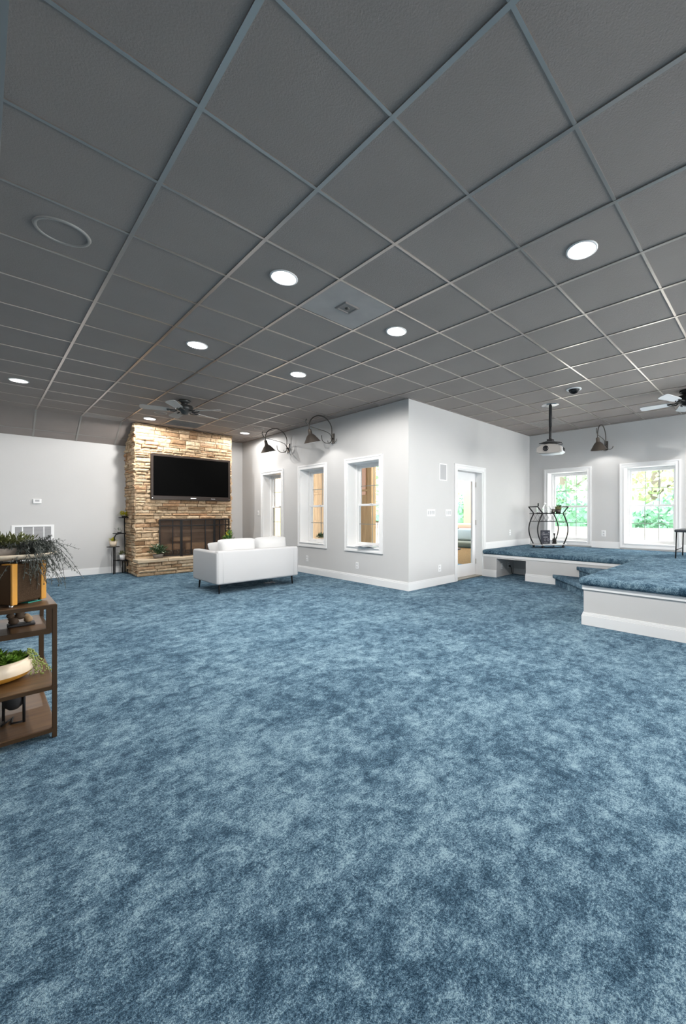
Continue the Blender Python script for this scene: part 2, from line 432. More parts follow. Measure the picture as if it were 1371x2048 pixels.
a = Vector((XB, KY, ZC)) + dv * .72 + nv; u = dv.normalized() * .008
sg.add([a - u, a - u + Vector((BX1 - XB, 0, 0)), a + u + Vector((BX1 - XB, 0, 0)), a + u], [(0, 1, 2, 3)])
sg.build('bulkhead_grid', M['rim'], ceil)

# recessed can lights
def make_can(name='recessed_light', lit=True):
    t = thing(name, (0, 0, ZC))
    MB().lathe([(TR - .002, .0), (.104, -.001), (.104, -.006), (.094, -.010), (.083, -.006), (TR - .006, .004)]).build('trim_ring', M['white'], t)
    MB().lathe([(TR - .004, .004), (.075, .05), (.072, .085)]).build('reflector', M['shade_in'], t)
    MB().lathe([(.072, .05), (.068, .043), (.04, .037), (.0005, .034)]).build('lamp_lens', M['bulb'], t)
    return t
can_labels = {
    (2, -1): 'recessed ceiling light furthest right, near the top right of the ceiling',
    (2, 2): 'recessed ceiling light just right of the pale square diffuser tile',
    (2, 5): 'recessed ceiling light straight above the right end of the sofa, mid ceiling',
    (0, 5): 'recessed ceiling light with a small wire hanging from its rim',
    (-2, 10): 'recessed ceiling light furthest left, above the thermostat wall',
    (1, 12): 'recessed ceiling light directly in front of the top of the stone chimney',
    (4, 12): 'recessed ceiling light in the far corner right of the stone chimney'}
can_labels[(0, 2)] = 'recessed ceiling light up and left of the pale square diffuser tile'
can0 = None
for (i, j) in cans:
    if can0 is None: c = can0 = make_can()
    else: c = dup(can0)
    x, y = OX + (i + .5) * T, OY + (j + .5) * T
    c.location = (x, y, ZC)
    tag(c, can_labels.get((i, j), 'recessed ceiling light behind the camera, out of the picture'), 'ceiling light', 'recessed ceiling lights')
    ld = bpy.data.lights.new('downlight', 'SPOT'); ld.energy = SPOT_W * {(4, 12): .012, (1, 12): .8, (-2, 10): .42, (2, -4): .2, (-2, -4): .1, (5, -4): .3}.get((i, j), 1.0); ld.spot_size = R(178 if (i, j) == (1, 12) else 178); ld.spot_blend = .08 if (i, j) == (1, 12) else .22; ld.shadow_soft_size = .035
    ld.color = (1, .975, .94)
    lo = bpy.data.objects.new('downlight', ld); COL.objects.link(lo); lo.location = (0, 0, -.012); lo.parent = c
    # brighter core of the flood lamp's beam
    l2 = bpy.data.lights.new('downlight_beam', 'SPOT'); l2.energy = BEAM_W * {(4, 12): .02, (1, 12): .3, (-2, 10): .5, (2, -4): .2, (-2, -4): .1, (0, 2): .8}.get((i, j), 1.0)
    l2.spot_size = R(115); l2.spot_blend = 1.0; l2.shadow_soft_size = .04; l2.color = ld.color
    l3 = bpy.data.objects.new('downlight_beam', l2); COL.objects.link(l3); l3.location = (0, 0, -.012); l3.parent = c
x, y = OX + .5 * T, OY + 5.5 * T
MB().tube([(x - .07, y - .06, ZC - .006), (x - .072, y - .064, ZC - .04), (x - .068, y - .062, ZC - .075)], .004, 6).build('hanging_wire', M['white'], c if False else [o for o in bpy.data.objects if o.get('label', '').startswith('recessed ceiling light with a small wire')][0]).location = (-x, -y, -ZC)
# unlit eyeball
ex, ey = OX + (eye[0] + .5) * T, OY + (eye[1] + .5) * T
t = thing('eyeball_light', (ex, ey, ZC), 'unlit black eyeball spotlight with pale trim ring above the stage', 'ceiling light')
MB().lathe([(TR - .002, .0), (.108, -.001), (.106, -.008), (.078, -.012), (.072, .004)]).build('trim_ring', M['white'], t)
MB().lathe([(.075, .02), (.076, -.01), (.062, -.04), (.045, -.052), (.042, -.03), (.03, -.02), (.0005, -.018)], mt=Matrix.Rotation(R(15), 3, 'Y')).build('swivel_ball', M['black'], t)
MB().lathe([(.028, -.026), (.02, -.03), (.0005, -.031)], mt=Matrix.Rotation(R(15), 3, 'Y')).build('bulb', M['chrome'], t)

def ring_speaker(x, y, r, label, name='ceiling_speaker'):
    t = thing(name, (x, y, ZC), label, 'speaker')
    MB().lathe([(r, 0), (r - .004, -.008), (r - .018, -.010), (r - .022, -.003), (r - .022, 0)]).build('rim', M['rim'], t)
    MB().lathe([(r - .022, -.0035), (.0005, -.0035)]).build('grille', M['tilegr'], t)
ring_speaker(OX - 1.5 * T, OY + 3.5 * T, .145, 'large round grey ceiling speaker ring at the left edge, nearest the camera')
ring_speaker(4.02, 8.26, .105, 'small round ceiling speaker near the window wall, beside the far corner light')
ring_speaker(2.2, 8.29, .105, 'small round ceiling speaker under the left fan, near the chimney')
M['difft'] = mat('diffuser_tile', (.36, .335, .32), .55, var=.25, vscale=4)
def panel(i, j, label, name, cat='air vent', sq=True, slats=False, col='difft'):
    x, y = OX + (i + .5) * T, OY + (j + .5) * T
    t = thing(name, (x, y, ZC), label, cat)
    h = T / 2 - .014
    if slats:
        mb = MB()
        for k in range(9): mb.box((0, -h + .06 + k * .058, -.005), (2 * h, .03, .003), rot=Matrix.Rotation(R(25), 3, 'X'))
        mb.bb((-h, -h, -.003), (h, h, -.001)); mb.build('slats', M[col], t)
    else: MB().bb((-h, -h, -.004), (h, h, -.001)).build('face_panel', M[col], t)
    if sq:
        MB().lathe([(.115, -.004), (.10, -.012), (.085, -.012), (.075, -.006), (.0005, -.006)], n=4, mt=Matrix.Rotation(R(45), 3, 'Z'), smooth=False).build('centre_square', M['tilegr'], t)
        MB().lathe([(.02, -.006), (.018, -.016), (.0005, -.018)], n=12).build('knob', M['iron'], t)
panel(1, 2, 'pale grey ceiling tile with a small square diffuser, between the nearest lights', 'air_diffuser')
panel(2, 12 - 0, 'pale streaked ceiling vent panel just in front of the chimney top, beside the left fan', 'return_grille', sq=False, slats=True)
panel(0, 13, 'pale streaked ceiling panel left of the chimney at the sloping edge', 'ceiling_panel', 'ceiling panel', sq=False)
for ch in [o for o in bpy.data.objects if o.name.startswith('ceiling_panel')]: ch.scale = (1, .78, 1); ch.location.y = 9.44
panel(10, 3, 'pale square ceiling diffuser behind the projector pole', 'supply_diffuser', sq=False, slats=True)

# ------------------------------------------------------------------ baseboards
def baseboard(name, segs, h=.135):
    mb = MB()
    for (x0, y0, x1, y1, nx, ny, z) in segs:
        for (d, a, b) in ((.016, 0, h - .03), (.011, h - .03, h - .012), (.007, h - .012, h)):
            mb.bb((x0, y0, z + a), (x1 + nx * d, y1 + ny * d, z + b))
    return S(mb.build(name, M['trim']))
baseboard('baseboard_window_side', [(X1, Y2 - .016, X1, Y4, -1, 0, 0)])
baseboard('baseboard_far', [(XB, Y4, 2.1, Y4, 0, -1, 0), (3.96, Y4, X1, Y4, 0, -1, 0)])
ZS = .52
baseboard('baseboard_door_side', [(X1 - .016, Y2, 5.735, Y2, 0, -1, 0), (6.745, Y2, X3, Y2, 0, -1, ZS)])
seg = []; yy = Y2
for c in X3C:
    seg.append((X3, c + WH3 + .09, X3, yy, -1, 0, ZS)); yy = c - WH3 - .09
seg.append((X3, YB, X3, yy, -1, 0, ZS))
baseboard('baseboard_right', seg)
baseboard('baseboard_left', [(XB, YB, XB, Y4, 1, 0, 0)])

# ------------------------------------------------------------------ windows
def make_window(n, hw, cols):
    """local: x across, +y = outwards, z up from 0 (world floor)"""
    t = thing(n, (0, 0, 0), kind='structure')
    cw, z0, z1 = .085, WZ0, WZ1
    mb = MB()
    for (dp, o0, o1) in ((.014, 0, cw), (.024, cw - .03, cw), (.020, 0, .018)):
        mb.bb((-hw - o1, -dp, z0 - o1), (-hw - o0, 0, z1 + o1)); mb.bb((hw + o0, -dp, z0 - o1), (hw + o1, 0, z1 + o1))
        mb.bb((-hw - o0, -dp, z1 + o0), (hw + o0, 0, z1 + o1)); mb.bb((-hw - o0, -dp, z0 - o1), (hw + o0, 0, z0 - o0))
    S(mb.build('casing', M['trim'], t))
    mb = MB(); D = WT
    mb.bb((-hw - .004, -.004, z0), (-hw + .006, D, z1)); mb.bb((hw - .006, -.004, z0), (hw + .004, D, z1)); mb.bb((-hw, -.004, z1 - .006), (hw, D, z1 + .004))
    S(mb.build('jamb', M['trim'], t))
    S(MB().bb((-hw, -.03, z0 - .012), (hw, D, z0 + .008)).build('sill', M['trim'], t, bevel=.004))
    mb = MB(); fr = .035
    mb.bb((-hw, D - .10, z0), (-hw + fr, D, z1)); mb.bb((hw - fr, D - .10, z0), (hw, D, z1)); mb.bb((-hw, D - .10, z1 - fr), (hw, D, z1)); mb.bb((-hw, D - .10, z0), (hw, D, z0 + .03))
    S(mb.build('window_frame', M['trim'], t))
    zm = 1.385; sf = .038
    for (a, b, y) in ((zm - .02, z1 - fr, D - .045), (z0 + .03, zm + .02, D - .085)):
        mb = MB(); x0, x1 = -hw + fr, hw - fr
        mb.bb((x0, y, a), (x0 + sf, y + .035, b)); mb.bb((x1 - sf, y, a), (x1, y + .035, b)); mb.bb((x0, y, a), (x1, y + .035, a + sf)); mb.bb((x0, y, b - sf), (x1, y + .035, b))
        sa = S(mb.build('sash', M['trim'], t, bevel=.003))
        if y < D - .06: mb = MB().box((0, y - .006, zm + .018), (.06, .03, .014)); S(mb.build('sash_lock', M['trim'], sa))
        mb = MB()
        for k in range(1, cols):
            xx = x0 + sf + (x1 - x0 - 2 * sf) * k / cols; mb.bb((xx - .006, y + .014, a), (xx + .006, y + .022, b))
        zz = (a + b) / 2; mb.bb((x0, y + .014, zz - .006), (x1, y + .022, zz + .006))
        S(mb.build('muntin', M['muntin'], sa))
        S(MB().bb((x0 + .02, y + .016, a + .02), (x1 - .02, y + .020, b - .02)).build('glass_pane', M['glass'], sa))
    return t
wn = 0
p = make_window('window_1', WH, 2)
for k, c in enumerate(W1C):
    o = p if k == 0 else dup(p); o.name = 'window_%d' % (k + 1)
    o.location = (X1, c, 0); o.rotation_euler = (0, 0, -PI / 2)
p = make_window('window_4', WH3, 3)
for k, c in enumerate(X3C):
    o = p if k == 0 else dup(p); o.name = 'window_%d' % (k + 4)
    o.location = (X3, c, 0); o.rotation_euler = (0, 0, -PI / 2)

# ------------------------------------------------------------------ door
t = thing('door_1', (6.24, Y2, 0), kind='structure'); hw = .42
mb = MB(); cw = .085
for (dp, o0, o1) in ((.014, 0, cw), (.024, cw - .03, cw), (.020, 0, .018)):
    mb.bb((-hw - o1, -dp, 0), (-hw - o0, 0, 2.045 + o1)); mb.bb((hw + o0, -dp, 0), (hw + o1, 0, 2.045 + o1)); mb.bb((-hw - o0, -dp, 2.045 + o0), (hw + o0, 0, 2.045 + o1))
S(mb.build('door_casing', M['trim'], t))
mb = MB().bb((-hw - .003, -.003, 0), (-hw + .02, WT - .02, 2.04)).bb((hw - .02, -.003, 0), (hw + .003, WT - .02, 2.04)).bb((-hw, -.003, 2.025), (hw, WT - .02, 2.05))
S(mb.build('door_jamb', M['trim'], t))
dy0, dy1 = .15, .195; x0, x1 = -hw + .022, hw - .022
mb = MB().bb((x0, dy0, .02), (x0 + .10, dy1, 2.02)).bb((x1 - .10, dy0, .02), (x1, dy1, 2.02)).bb((x0, dy0, .02), (x1, dy1, .24)).bb((x0, dy0, 1.875), (x1, dy1, 2.02))
sl_ = S(mb.build('door_leaf', M['trim'], t))
mb = MB()
for a in (x0 + .10, x1 - .118): mb.bb((a, dy0 - .008, .24), (a + .018, dy0, 1.875))
for a in (.24, 1.857): mb.bb((x0 + .1, dy0 - .008, a), (x1 - .1, dy0, a + .018))
S(mb.build('glazing_bead', M['trim'], sl_))
S(MB().bb((x0 + .1, dy0 + .018, .24), (x1 - .1, dy0 + .024, 1.875)).build('glass_pane', M['glass'], sl_))
for z in (.28, 1.05, 1.8): S(MB().tube([(x1 - .002, dy0 - .008, z - .05), (x1 - .002, dy0 - .008, z + .05)], .007, 8).build('hinge', M['brass'], t))
S(MB().tube([(x0 + .05, dy0, .95), (x0 + .05, dy0 - .05, .95)], .012, 10).tube([(x0 + .05, dy0 - .05, .95), (x0 + .15, dy0 - .055, .95)], .009, 8).build('door_handle', M['brass'], t))
S(MB().bb((-hw, 0, 0), (hw, WT, .018)).build('threshold', M['brass'], t))

# ------------------------------------------------------------------ stage
st = thing('stage_platform', (4.47, 1.6, 0), 'raised blue carpeted platform in front of the two bright windows, with white panelled front', 'stage')
SX, SY, IX = 4.47, 1.6, 6.67
def P(mb, name, m, **k):
    o = mb.build(name, m, st, **k); o.location = (-4.47, -1.6, 0); return o
def nose_slab(poly_edge, z1, th, name):
    P(MB().prism(poly_edge, z1 - th, z1), name, M['carpet'], bevel=.035, seg=4)
Z9 = .085
nose_slab([(SX - .045, YB), (X3, YB), (X3, Y2), (IX - .03, Y2), (IX - .03, SY + .045), (SX - .045, SY + .045)], ZS, Z9, 'carpeted_deck')
mb = MB(); zt = ZS - Z9 - .002
mb.bb((SX, YB, 0), (SX + .04, SY, zt)); mb.bb((SX, SY - .04, 0), (IX, SY, zt))
# left front with the open nook
ny0, ny1, nz = 3.42, 4.03, .362
mb.bb((IX, SY, 0), (IX + .04, ny0, zt)); mb.bb((IX, ny1, 0), (IX + .04, Y2, zt)); mb.bb((IX, ny0, nz), (IX + .04, ny1, zt))
P(mb, 'riser_panel', M['wall'])
mb = MB()
mb.bb((IX + .04, ny0 - .02, 0), (7.37, ny0, nz)); mb.bb((IX + .04, ny1, 0), (7.37, ny1 + .02, nz)); mb.bb((7.35, ny0, 0), (7.37, ny1, nz)); mb.bb((IX + .04, ny0, nz), (7.37, ny1, nz + .02))
P(mb, 'nook_lining', M['wall'])
mb = MB()
for (a, b, c, d) in ((SX - .012, YB, SX, SY + .01), (SX - .012, SY, IX - .02, SY + .012), (IX - .012, SY, IX, Y2)): mb.bb((a, b, zt - .045), (c, d, zt + .0))
P(mb, 'nosing_moulding', M['trim'])
for q in range(4):
    mb = MB()
    for (h0, h1, d) in ((0, .105, .018), (.105, .125, .012), (.125, .137, .007)):
        mb.bb(*(((SX - d, YB, h0), (SX, SY + d, h1)), ((SX - d, SY, h0), (5.42, SY + d, h1)), ((IX - d, 2.86, h0), (IX, ny0 + .005, h1)), ((IX - d, ny1 - .004, h0), (IX, Y2, h1)))[q])
    P(mb, 'skirting', M['trim'])
P(MB().bb((7.343, ny0, 0), (7.35, ny1, .11)), 'nook_skirting', M['trim'])
for (yA, zz, nm) in ((2.87, .172, 'lower_step'), (2.46, .345, 'upper_step')):
    xA = IX - (yA - SY)
    P(MB().prism([(IX, SY), (IX, yA), (xA, SY)], 0, zz - .05), nm + '_riser', M['carpet'])
    o = .03
    P(MB().prism([(IX + .0, SY), (IX + .0, yA + o * 1.3), (IX - .02, yA + o * 1.3), (xA - o * 1.3, SY + .02), (xA - o * 1.3, SY)], zz - .055, zz), nm + '_tread', M['carpet'], bevel=.022, seg=3)
for y_, x_ in ((4.005, 6.9), (4.005, 7.08)):
    pass

# ------------------------------------------------------------------ wall plates
def plate(name, loc, w_, h_, nrm, label, cat, kind='outlet'):
    """nrm: outward normal axis ('-x' or '-y')"""
    rz = -PI / 2 if nrm == '-x' else 0.0
    if nrm == '+y': rz = PI
    t = thing(name, loc, label, cat, rz=rz)
    MB().bb((-w_ / 2, -.006, -h_ / 2), (w_ / 2, 0, h_ / 2)).build('cover_plate', M['white'], t, bevel=.003)
    if kind == 'outlet':
        for s_ in (-1, 1): MB().bb((-.017, -.009, s_ * .026 - .016), (.017, -.005, s_ * .026 + .016)).build('socket', M['trimg'], t, bevel=.003)
    elif kind.startswith('switch'):
        n = int(kind[6:]); 
        for k in range(n):
            x = (k - (n - 1) / 2) * .046
            MB().box((x, -.009, 0), (.03, .008, .062), rot=Matrix.Rotation(R(5), 3, 'X')).build('rocker', M['trimg'], t, bevel=.002)
    return t
M['trimg'] = mat('plate_grey', (.60, .60, .61), .4)
plate('power_outlet', (X1, 7.234, .30), .075, .12, '-x', 'white power outlet low on the wall under the middle window, beside the sofa', 'outlet')
plate('power_outlet', (X1, 5.612, .295), .075, .12, '-x', 'white power outlet low on the wall below the nearest window', 'outlet')
plate('power_outlet', (5.32, Y2, .285), .075, .12, '-y', 'white power outlet low on the wall left of the glass door', 'outlet')
plate('power_outlet', (7.73, Y2, .818), .075, .12, '-y', 'white power outlet above the stage, right of the glass door', 'outlet')
plate('power_outlet', (X3, 2.69, .818), .085, .125, '-x', 'white power outlet between the two bright windows over the stage', 'outlet')
plate('light_switch', (X1, 9.37, 1.245), .075, .12, '-x', 'white light switch on the far end of the window wall near the corner', 'switch', 'switch1')
plate('light_switch', (5.095, Y2, 1.24), .21, .12, '-y', 'wide white switch plate left of the door, further from the door', 'switch', 'switch4')
plate('light_switch', (5.565, Y2, 1.24), .165, .12, '-y', 'white switch plate right beside the door casing', 'switch', 'switch3')
plate('power_outlet', (6.86, ny1, .20), .07, .11, '-y', 'outlet inside the nook under the stage, nearer the front', 'outlet')
o = plate('power_outlet', (7.12, ny1, .20), .07, .11, '-y', 'outlet inside the nook under the stage, further back', 'outlet')
t = thing('cable_plug', (7.12, ny1 - .01, .2), 'small dark plug in the back outlet of the stage nook', 'plug')
MB().tube([(0, 0, -.02), (0, -.04, -.02), (.02, -.045, -.08), (.06, -.03, -.15), (.12, -.02, -.19)], .006, 6).build('cord', M['blackm'], t)
MB().box((0, -.02, -.02), (.03, .03, .03)).build('plug_body', M['blackm'], t, bevel=.004)
# in-wall speaker
t = thing('wall_speaker', (5.415, Y2, 1.945), 'white framed rectangular in-wall speaker with grey grille, left of the door top', 'speaker')
mb = MB(); a, b = .105, .15
mb.bb((-a, -.008, -b), (-a + .02, 0, b)).bb((a - .02, -.008, -b), (a, 0, b)).bb((-a, -.008, b - .02), (a, 0, b)).bb((-a, -.008, -b), (a, 0, -b + .02))
mb.build('speaker_frame', M['white'], t); MB().bb((-a + .02, -.005, -b + .02), (a - .02, 0, b - .02)).build('speaker_grille', M['slotd'], t)
# thermostat
t = thing('thermostat', (.727, Y4, 1.458), 'small white thermostat on the grey far wall', 'thermostat')
MB().bb((-.06, -.03, -.045), (.06, 0, .045)).build('housing', M['white'], t, bevel=.01)
MB().bb((-.03, -.032, -.01), (.03, -.028, .025)).build('display', M['slotd'], t)
# return air grille
t = thing('return_air_grille', (.675, Y4, .80), 'large white return air grille low on the far wall, behind the trailing plant', 'air vent')
mb = MB(); a, b = .285, .215
for (p0, p1) in (((-a, -b), (-a + .045, b)), ((a - .045, -b), (a, b)), ((-a, b - .035), (a, b)), ((-a, -b), (a, -b + .035))): mb.bb((p0[0], -.015, p0[1]), (p1[0], 0, p1[1]))
for k in (1, 2, 3): x = -a + 2 * a * k / 4; mb.bb((x - .009, -.013, -b), (x + .009, 0, b))
mb.build('grille_frame', M['white'], t, bevel=.003)
mb = MB(); mb.bb((-a + .02, -.003, -b + .02), (a - .02, -.001, b - .02))
for k in range(26): mb.box((0, -.006, -b + .04 + k * .0142), (2 * a - .06, .009, .002), rot=Matrix.Rotation(R(35), 3, 'X'))
mb.build('louvres', M['slotd'], t)

# ------------------------------------------------------------------ fireplace
FX0, FX1, FY = 2.09, 3.955, 9.52
fp = thing('stone_fireplace', (3.02, Y4, 0), 'tan stacked ledgestone fireplace and chimney rising to the ceiling', 'fireplace')
def F(mb, name, m, **k):
    o = mb.build(name, m, fp, **k); o.location = (-3.02, -Y4, 0); return o
def stones(mb, org, u, n, width, z0, z1, holes, rnd, hmin=.042, hmax=.098, wmin=.10, wmax=.36, pmin=.010, pmax=.055, over=.02):
    org, u, n = Vector(org), Vector(u), Vector(n)
    z = z0
    while z < z1 - .01:
        h = min(rnd.uniform(hmin, hmax), z1 - z)
        if z1 - z - h < hmin * .6: h = z1 - z
        for hz in [v for hh in holes for v in (hh[2], hh[3])]:
            if z < hz - .005 < z + h + .02: h = hz - z
        a = -over * rnd.random()
        while a < width - .01:
            wd = rnd.uniform(wmin, wmax) * (1.0 if h > .05 else 1.2); b = min(a + wd, width + over * rnd.random() * .8)
            if width - b < .06: b = width + over * rnd.random() * .8
            for hh in holes:
                if hh[2] - .004 < z + h / 2 < hh[3] + .004:
                    if a < hh[0] < b: b = hh[0]
                    elif hh[0] - .001 <= a < hh[1]: a = hh[1] - .01 * rnd.random(); b = min(a + wd, width)
                    if a < hh[0] and hh[0] - a < .05: pass
            if a >= width: break
            pr = rnd.uniform(pmin, pmax); tone = rnd.random() ** .9
            gp = .0045
            nu = max(2, int((b - a) / .03)); nz = max(2, int(h / .022))
            vs = []; sd = rnd.random() * 50
            splits = [(z, z + h)]
            if h > .07 and rnd.random() < .2: m_ = z + h * rnd.uniform(.4, .6); splits = [(z, m_), (m_, z + h)]
            for (s0, s1) in splits:
                vs = []; pr2 = pr + rnd.uniform(-.01, .01); nz = max(2, int((s1 - s0) / .02)); tl = rnd.uniform(-.012, .012)
                for j in range(nz + 1):
                    for i in range(nu + 1):
                        fu, fz = i / nu, j / nz
                        edge = min(min(fu, 1 - fu) * (b - a) / .012, min(fz, 1 - fz) * (s1 - s0) / .010, 1)
                        P_ = org + u * (a + gp + (b - a - 2 * gp) * fu) + Vector((0, 0, s0 + gp + (s1 - s0 - 2 * gp) * fz))
                        nn = noise.noise(P_ * 22 + Vector((sd, 0, 0)))
                        d = pr2 * (.55 + .45 * edge) + nn * .013 + tl * (fu - .5)
                        if edge < .2: P_ += Vector((0, 0, nn * .005)) + u * nn * .006
                        vs.append(P_ + n * max(d, .001))
                nF = len(vs)
                for j in range(nz + 1):
                    for i in range(nu + 1):
                        if i in (0, nu) or j in (0, nz): pass
                W_ = nu + 1
                fs = [(j * W_ + i, j * W_ + i + 1, (j + 1) * W_ + i + 1, (j + 1) * W_ + i) for j in range(nz) for i in range(nu)]
                rim = [i for i in range(W_)] + [j * W_ + nu for j in range(1, nz + 1)] + [nz * W_ + i for i in range(nu - 1, -1, -1)] + [j * W_ for j in range(nz - 1, 0, -1)]
                back = []
                for r_ in rim:
                    v = vs[r_]; dd = (v - org).dot(n); back.append(v - n * (dd + .01))
                o0 = len(vs); vs2 = vs + back; K = len(rim)
                fs += [(rim[k], o0 + k, o0 + (k + 1) % K, rim[(k + 1) % K]) for k in range(K)]
                mb.add(vs2, fs, False, 0, min(1, max(0, tone + rnd.uniform(-.1, .1))))
            a = b
        z += h
rnd = random.Random(11)
mb = MB()
HX0, HX1, HY, HZ = 2.07, 3.97, 9.19, .30
BX0, BX1_, BZ0, BZ1 = 2.50, 3.83, HZ + .03, 1.115
stones(mb, (FX0, FY, 0), (1, 0, 0), (0, -1, 0), FX1 - FX0, HZ, ZC - .005, [(BX0 - FX0, BX1_ - FX0, HZ, BZ1)], rnd)
stones(mb, (FX0, Y4, 0), (0, -1, 0), (-1, 0, 0), Y4 - FY, 0, ZC - .005, [], rnd, pmax=.04)
stones(mb, (FX1, FY, 0), (0, 1, 0), (1, 0, 0), Y4 - FY, 0, ZC - .005, [], rnd, pmax=.035)
F(mb, 'chimney_stones', M['stone'], tone=True)
mb = MB()
stones(mb, (HX0, HY, 0), (1, 0, 0), (0, -1, 0), HX1 - HX0, 0, HZ - .03, [], rnd, wmin=.15, wmax=.4, hmin=.05, hmax=.11)
stones(mb, (HX0, FY, 0), (0, -1, 0), (-1, 0, 0), FY - HY, 0, HZ - .03, [], rnd)
stones(mb, (HX1, HY, 0), (0, 1, 0), (1, 0, 0), FY - HY, 0, HZ - .03, [], rnd)
F(mb, 'hearth_stones', M['stone'], tone=True)
mb = MB()
mb.bb((FX0 + .005, FY, HZ), (BX0, Y4, ZC - .01)); mb.bb((BX1_, FY, HZ), (FX1 - .005, Y4, ZC - .01)); mb.bb((BX0, FY, BZ1), (BX1_, Y4, ZC - .01)); mb.bb((FX0 + .005, FY, 0), (FX1 - .005, Y4, HZ)); mb.bb((HX0 + .005, HY, 0), (HX1 - .005, FY, HZ - .03))
mb.bb((BX0, Y4 - .12, HZ), (BX1_, Y4, BZ1))
F(mb, 'mortar_core', M['mortar'])
# hearth slabs
mb = MB(); x = HX0 - .03
for wd in (.52, .47, .5, .47):
    nx_ = min(x + wd, HX1 + .03); n_ = 8; vs = []
    poly = [(x + .003, FY)] + [(x + .003 + (nx_ - x - .006) * k / n_, HY - .065 + .014 * noise.noise(Vector((x + k * .35, 3, 1)) * 3)) for k in range(n_ + 1)] + [(nx_ - .003, FY)]
    mb.prism(poly, HZ - .035, HZ + .028); x = nx_
F(mb, 'hearth_slab', M['hearth'], bevel=.012, seg=3)
mb = MB(); d = Y4 - .13
mb.bb((BX0, FY + .02, BZ0), (BX0 + .02, d, BZ1)).bb((BX1_ - .02, FY + .02, BZ0), (BX1_, d, BZ1)).bb((BX0, d - .02, BZ0), (BX1_, d, BZ1)).bb((BX0, FY, BZ1 - .02), (BX1_, d, BZ1)).bb((BX0, FY, BZ0 - .02), (BX1_, d, BZ0))
F(mb, 'firebox', M['firebrick'])
# logs
for k, (x, y, z, w_, h_) in enumerate(((2.85, 9.86, .50, .36, .14), (3.30, 9.83, .50, .42, .16), (3.05, 9.94, .66, .4, .10))):
    t = thing('fire_log', (x, y, z - h_ / 2), ['tan block log behind the left part of the fire screen', 'tan block log behind the centre of the fire screen', 'topmost log resting on the two others in the firebox'][k], 'log', group='logs in the firebox')
    MB().bb((-w_ / 2, -.06, 0), (w_ / 2, .06, h_)).build('bark_block', M['log'], t, bevel=.03, seg=3)
t = thing('fire_grate', (3.08, 9.85, BZ0), 'dark iron grate with pale studs under the logs', 'grate')
mb = MB()
for k in range(8): x = -.42 + k * .12; mb.tube([(x, -.13, 0), (x, -.12, .09), (x, .1, .09), (x, .12, 0)], .009, 6)
mb.tube([(-.46, -.12, .09), (.46, -.12, .09)], .01, 6).tube([(-.46, .1, .09), (.46, .1, .09)], .01, 6); mb.build('grate_bars', M['iron'], t)
for k in range(6):
    MB().lathe([(.014, 0), (.01, .01), (.0005, .013)], (-.30 + k * .12, -.14, .10), 10, mt=Matrix.Rotation(R(90), 3, 'X')).build('stud', M['chrome'], t)
# folding fire screen
t = thing('fire_screen', (0, 0, 0), 'dark bronze folding fireplace screen with mesh panels and top rail lattice', 'fire screen')
def scr(p0, p1, parent, vbars):
    (xa, ya), (xb, yb) = p0, p1; L_ = math.hypot(xb - xa, yb - ya); an = math.atan2(yb - ya, xb - xa)
    z0, z1 = HZ + .045, 1.11
    pn = bpy.data.objects.new('folding_panel', None); COL.objects.link(pn); pn.parent = parent; pn.location = (xa, ya, 0); pn.rotation_euler = (0, 0, an)
    return pn, L_, z0, z1
pts = [(2.475, 9.42), (2.86, 9.34), (3.52, 9.34), (3.88, 9.42)]
for k in range(3):
    (xa, ya), (xb, yb) = pts[k], pts[k + 1]; L_ = math.hypot(xb - xa, yb - ya); an = math.atan2(yb - ya, xb - xa)
    z0, z1 = HZ + .045, 1.11; b = .011; mb = MB()
    mb.bb((0, -b, z0), (2 * b, b, z1)).bb((L_ - 2 * b, -b, z0), (L_, b, z1)).bb((0, -b, z0), (L_, b, z0 + 2 * b)).bb((0, -b, z1 - 2 * b), (L_, b, z1)).bb((0, -b * .8, z1 - .145), (L_, b * .8, z1 - .125))
    vb = (.24,) if k == 0 else ((.19, L_ - .19) if k == 1 else (L_ - .24, L_ - .10))
    for v in vb: mb.bb((v - .009, -b * .8, z0), (v + .009, b * .8, z1))
    for v in (0.0, L_ - 2 * b): mb.bb((v, -.03, z0 - .018), (v + 2 * b, .03, z0))
    o = mb.build('screen_frame', M['black'], t); o.location = (xa, ya, 0); o.rotation_euler = (0, 0, an)
    MB().bb((.02, .004, z0 + .02), (L_ - .02, .006, z1 - .02)).build('mesh_panel', M['mesh'], o)
# TV
t = thing('television', (3.113, FY - .04, 1.98), 'large black flat television mounted on the stone chimney', 'television')
tw, th = .783, .468
mb = MB().bb((-tw, -.075, -th), (-tw + .045, -.01, th)).bb((tw - .045, -.075, -th), (tw, -.01, th)).bb((-tw, -.075, th - .045), (tw, -.01, th)).bb((-tw, -.078, -th), (tw, -.01, -th + .085)).bb((-tw + .02, -.06, -th + .03), (tw - .02, 0.0, th - .03))
mb.build('bezel', M['bezel'], t, bevel=.006)
MB().bb((-tw + .04, -.068, -th + .08), (tw - .04, -.061, th - .04)).build('screen', M['screen'], t)
MB().bb((-.3, -.005, -.2), (.3, .07, .2)).build('wall_bracket', M['black'], t)
MB().bb((-.055, -.0795, -th + .035), (.055, -.077, -th + .052)).build('maker_badge', M['chrome'], t)
MB().bb((.36, -.0795, -th + .036), (.45, -.077, -th + .047)).build('status_strip', M['chrome'], t)
for x in (-tw + .025, tw - .03): MB().bb((x - .008, -.0795, -th + .03), (x + .008, -.077, -th + .045)).build('corner_mark', M['chrome'], t)

